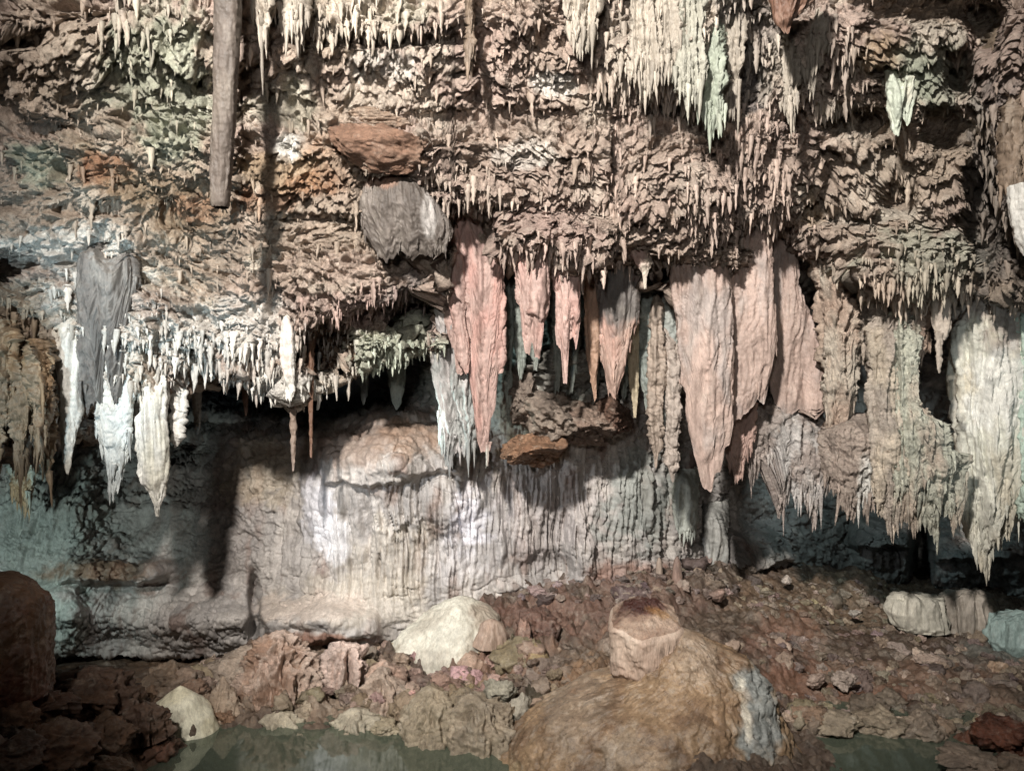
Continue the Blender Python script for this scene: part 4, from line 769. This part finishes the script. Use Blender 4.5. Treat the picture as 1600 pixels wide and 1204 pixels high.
# shore rocks and rubble
SLAB = dict(cuts=16, noise=.08, sub=6, mat=M_ROCK, cat='rock')
SH = [(605, 1060, 10.0, 70, 70, [.50, .38, .31], 'knobbly pink rock dotted with pale spots'), (560, 1120, 9.55, 80, 55, [.55, .50, .41], 'pale cream rock at the waterline in the middle of the shore'), (628, 1092, 9.7, 60, 40, [.46, .40, .34], 'grey-tan rock above the shore'), (600, 1135, 9.2, 70, 36, [.52, .46, .35], 'cream flat rock dipping in the pool'),
      (672, 1110, 9.3, 90, 80, [.42, .35, .26], 'large tan boulder with a peaked top on the shore'), (735, 1120, 9.1, 100, 90, [.42, .36, .27], 'large grey-tan boulder left of the mud mound'), (700, 1070, 9.7, 60, 40, [.47, .34, .28], 'reddish wedge stone behind the tan boulder'), (780, 1080, 9.3, 60, 50, [.44, .42, .35], 'grey rounded stone behind the large grey-tan boulder'),
      (812, 1105, 9.0, 40, 50, [.50, .47, .40], 'pale oval stone against the mud mound'), (845, 980, 10.8, 80, 60, [.22, .14, .11], 'dark red-brown boulder under the fluted wall'), (820, 985, 10.5, 22, 50, [.45, .31, .25], 'upright pinkish stone beside the dark red boulder'), (480, 1120, 9.5, 50, 50, [.50, .43, .34], 'cream block at the foot of the spiky rock'),
      (475, 1148, 9.1, 46, 14, [.55, .50, .38], 'small cream rock islet in the pool'), (540, 1152, 9.05, 20, 16, [.52, .45, .35], 'tiny pointed rock islet in the pool'), (262, 1062, 9.9, 90, 60, [.36, .28, .21], 'rough tan rock behind the white stalagmite'), (300, 1082, 9.6, 60, 44, [.34, .24, .18], 'brown rock right behind the white stalagmite'),
      (150, 1090, 8.7, 110, 80, [.20, .12, .075], 'dark brown rock in front of the dark recess'), (60, 1100, 8.1, 130, 70, [.19, .11, .07], 'dark brown boulder below the rounded wet rock'), (90, 1170, 7.2, 140, 80, [.22, .13, .08], 'reddish brown boulder near the lower left corner'), (180, 1150, 8.0, 90, 60, [.24, .155, .10], 'brown stone next to the pool corner'),
      (10, 1180, 6.8, 120, 60, [.16, .095, .06], 'dark boulder filling the lower left corner'), (180, 1200, 7.3, 90, 40, [.19, .12, .07], 'wet brown stone at the bottom edge beside the pool'), (440, 1105, 9.8, 70, 60, [.38, .25, .18], 'brown rounded rock low on the spiky rock'), (350, 1120, 9.4, 50, 50, [.33, .22, .15], 'brown rock at the far shore'),
      (1310, 1135, 9.1, 80, 50, [.44, .38, .30], 'pale yellowish rock above the small right pool'), (1370, 1130, 9.2, 90, 56, [.43, .37, .29], 'pale jagged rock behind the small right pool'), (1440, 1135, 9.1, 90, 52, [.44, .37, .30], 'cream angular rock on the right pool shore'), (1560, 1140, 8.7, 110, 70, [.20, .085, .05], 'dark red rounded rock near the lower right corner'),
      (1520, 1190, 8.0, 120, 40, [.40, .33, .27], 'pale flat stone at the bottom right'), (1590, 1195, 7.8, 80, 60, [.36, .29, .23], 'tan boulder in the lower right corner'), (1265, 1120, 9.2, 60, 40, [.36, .27, .2], 'brown rock between the mud mound and the right shore'), (1228, 905, 12.9, 18, 16, [.62, .56, .5], 'small bright stone high on the mud slope'),
      (1335, 957, 12.2, 22, 14, [.66, .62, .56], 'bright flat stone in the middle of the mud slope'), (1275, 1063, 10.1, 34, 26, [.52, .42, .36], 'pinkish block beside the red mud patch'), (1322, 1065, 10.1, 44, 34, [.50, .43, .38], 'pale block right of the pinkish block'), (1450, 1030, 10.9, 60, 22, [.50, .41, .35], 'flat pinkish stone on the right slope'), (1120, 930, 11.8, 30, 24, [.45, .34, .29], 'pink stone behind the cut stub')]
for (u, v, D, w, h_, c_, l) in SH:
    boulder('boulder' if w > 60 else 'stone', l, u, v, D, w, h_, c_, noise=.14, sub=5 if w > 40 else 4, cat='rock')
sl = boulder('rust_rock_slab', 'rust-brown angular slab jutting out above the grey bell-shaped drape', 608, 236, surfD(610, 225)+.12, 200, 84, [.29, .195, .145], dep=.5, col2=[.38, .28, .22], **SLAB)
sl.rotation_euler = (0, math.radians(8), 0)
boulder('rust_rock', 'smaller tan-brown angular slab on top of the rust-brown one', 590, 190, surfD(600, 180)+.12, 130, 48, [.36, .28, .22], dep=.35, col2=[.42, .35, .29], **SLAB)
for (u, v, D, w, h_, c_, l) in [(862, 640, 11.6, 96, 80, [.40, .34, .29], 'craggy grey-brown rock lump hanging below the broken rose row'), (915, 668, 11.7, 86, 70, [.38, .30, .25], 'craggy brown rock lump right of the grey-brown hanging one'), (838, 705, 11.5, 90, 56, [.38, .25, .17], 'orange-brown rock lump lowest under the broken rose row'),
                                (962, 650, 11.9, 70, 60, [.26, .18, .14], 'dark red-brown rock lump in the shade under the two-toned stalactite'), (815, 620, 11.8, 56, 90, [.34, .29, .25], 'narrow brown rock lump beside the largest broken rose stalactite'), (880, 580, 12., 130, 70, [.34, .33, .30], 'shaded grey rock bulge behind the broken rose row')]:
    boulder('hanging_rock', l, u, v, D-.1, w*1.3, h_*1.25, np.array(c_)*.9, noise=.11, sub=6, dep=1., cuts=9, mat=M_ROCK)
# scattered rubble: individual stones plus finest gravel as one mass
ZR = [(970, 900, 220, 45, 110, 15, [.32, .26, .225], 'small reddish brown stone on the rubble bank below the fluted wall'), (1380, 1040, 260, 60, 70, 15, [.38, .31, .26], 'small pinkish stone scattered on the right-hand slope'), (700, 1060, 200, 60, 80, 22, [.44, .35, .28], 'small tan stone among the shore rocks'), (140, 1140, 150, 60, 60, 26, [.22, .14, .09], 'small dark brown stone on the near left bank'),
      (1300, 940, 150, 40, 50, 11, [.38, .32, .26], 'small grey-brown stone high on the mud slope'), (1420, 1120, 190, 30, 50, 20, [.44, .37, .30], 'small cream stone by the right pool'), (450, 1060, 150, 40, 60, 24, [.46, .37, .30], 'small pinkish stone around the spiky rocks')]
rx, ry = floor_pts[..., 0], floor_pts[..., 1]
Vvis = CV+(H-floor_pts[..., 2])*F/floor_pts[..., 1]
lst = []
flatU, flatV = (CU+rx*F/ry).ravel(), Vvis.ravel()
fp = floor_pts.reshape(-1, 3)
for zi, (cu, cv, ru, rv2, nn, sz, c_, l) in enumerate(ZR):
    sel = np.where((((flatU-cu)/ru)**2+((flatV-cv)/rv2)**2 < 1) & (fp[:, 2] > .02) & (fp[:, 1] < 14.5) & (fp[:, 1] > 6.))[0]
    if len(sel) == 0: continue
    for j in RNG.choice(sel, min(nn*3, len(sel)), replace=False):
        s_ = sz*np.exp(RNG.normal()*.45)
        lst.append((s_, fp[j], zi))
lst.sort(key=lambda a: -a[0])
grp_i = 0
gp, gt, gc, off = [], [], [], 0
for n_, (s_, pos, zi) in enumerate(lst):
    D = pos[1]; r_ = s_/2/F*D
    sz = r_*np.array([1+.4*RNG.random(), 1., .55+.5*RNG.random()])
    q, t = rock_pts(sz, 4 if n_ < 60 else 3, 9, .22, float(RNG.random()*50))
    a = RNG.random()*6.28; R_ = np.array([[math.cos(a), -math.sin(a), 0], [math.sin(a), math.cos(a), 0], [0, 0, 1]])
    q = q@R_.T
    c0 = pos+np.array([0, 0, -sz[2]*.12])
    c_ = np.array(ZR[zi][6])*(.8+.2*RNG.normal())*np.array([1, 1+.04*RNG.normal(), 1+.06*RNG.normal()])
    if RNG.random() < .12: c_ = c_*1.4
    c_ = np.clip(c_, .04, .75)
    if n_ < 230:
        o = link_mesh('stone', q+c0, tris=t, col=c_, mat=M_FLOOR, origin=c0)
        tag(o, ZR[zi][7], 'stone', ZR[zi][7].replace('small', 'small').replace(' stone ', ' stones '))
    else:
        gp.append(q+c0); gt.append(t+off); gc.append(np.repeat(c_[None], len(q), 0)); off += len(q)
o = link_mesh('rubble', np.concatenate(gp), tris=np.concatenate(gt), col=np.concatenate(gc), mat=M_FLOOR, smooth=False)
tag(o, 'fine broken rubble strewn over the cave floor', 'rubble', kind='stuff')
print('stones', round(time.time()-T0, 1))

# ------------------------------------------------------------------ lights (the cave's floodlights plus added fill spots, none of them in the picture)
def spot(name, loc, tgt, power, color, angle=60, blend=.6, radius=.08):
    l = bpy.data.lights.new(name, 'SPOT'); l.energy = power; l.color = color; l.spot_size = math.radians(angle); l.spot_blend = blend; l.shadow_soft_size = radius
    o = bpy.data.objects.new(name, l); C.objects.link(o); o.location = loc
    import mathutils
    d = mathutils.Vector(tgt)-mathutils.Vector(loc); o.rotation_euler = d.to_track_quat('-Z', 'Y').to_euler()
    return o
def at(u, v, D): return tuple(P(u, v, D).tolist())
spot('flood_or_fill', (-2.9, -2.2, 10.6), at(800, 300, 9.2), 9800, (1., .94, .875), 64, .85, .34)
spot('flood_or_fill', (-.6, -1.5, 5.6), at(800, 280, 9.2), 520, (1., .95, .90), 66, .9, .35)  # added frontal fill, softens the contrast on the upper wall
spot('flood_or_fill', (-4.4, 2.6, 2.2), at(150, 480, 9.3), 900, (.66, .89, 1.), 36, 1., .07)
spot('flood_or_fill', (-6.8, 9.2, 2.2), at(80, 850, 12.3), 150, (.82, 1., .97), 70, .8, .08)
spot('flood_or_fill', (3.5, 4.0, 3.4), at(1550, 640, 9), 280, (.86, .97, 1.), 30, 1., .07)
spot('flood_or_fill', (-.9, 6.0, 2.6), at(742, 830, 11.8), 190, (.84, .88, 1.), 15, 1., .03)
spot('flood_or_fill', (-2.0, 7.5, 2.8), at(497, 850, 11.9), 90, (.85, .9, 1.), 8, 1., .02)  # added tight spot to brighten the white wall patch
spot('flood_or_fill', (4.6, 12.2, 3.7), at(1400, 880, 15.5), 75, (.75, .97, 1.), 90, .8, .1)  # added behind the hanging rock to brighten the right recess
spot('flood_or_fill', (-1.9, 10.4, 3.2), at(900, 560, 12.2), 75, (.75, 1., .96), 60, .9, .1)
spot('flood_or_fill', (-4.6, 7.2, 3.0), at(700, 860, 11.8), 330, (.88, .94, 1.), 52, 1., .10)  # added fill, side-lights the flutes of the back wall
spot('flood_or_fill', (-3.2, 2.5, 3.8), at(480, 1080, 9.8), 330, (1., .96, .9), 26, 1., .12)  # added to brighten the rocks along the shore

w = bpy.data.worlds.new('World'); bpy.context.scene.world = w; w.use_nodes = True
w.node_tree.nodes['Background'].inputs[0].default_value = (.9, .85, .82, 1)
w.node_tree.nodes['Background'].inputs[1].default_value = .014

cam = bpy.data.cameras.new('camera'); co = bpy.data.objects.new('camera', cam); C.objects.link(co)
co.location = (0, 0, H); co.rotation_euler = (math.radians(90), 0, 0)
cam.sensor_width = 36; cam.lens = 36*F/1600; cam.clip_end = 200
sc = bpy.context.scene; sc.camera = co
sc.view_settings.view_transform = 'Standard'; sc.view_settings.look = 'None'
sc.view_settings.exposure = 0.74; sc.view_settings.gamma = 1
sc.render.engine = 'CYCLES'
sc.cycles.use_denoising = True
sc.cycles.max_bounces = 5; sc.cycles.diffuse_bounces = 3; sc.cycles.glossy_bounces = 2; sc.cycles.transparent_max_bounces = 6
print('done', round(time.time()-T0, 1))
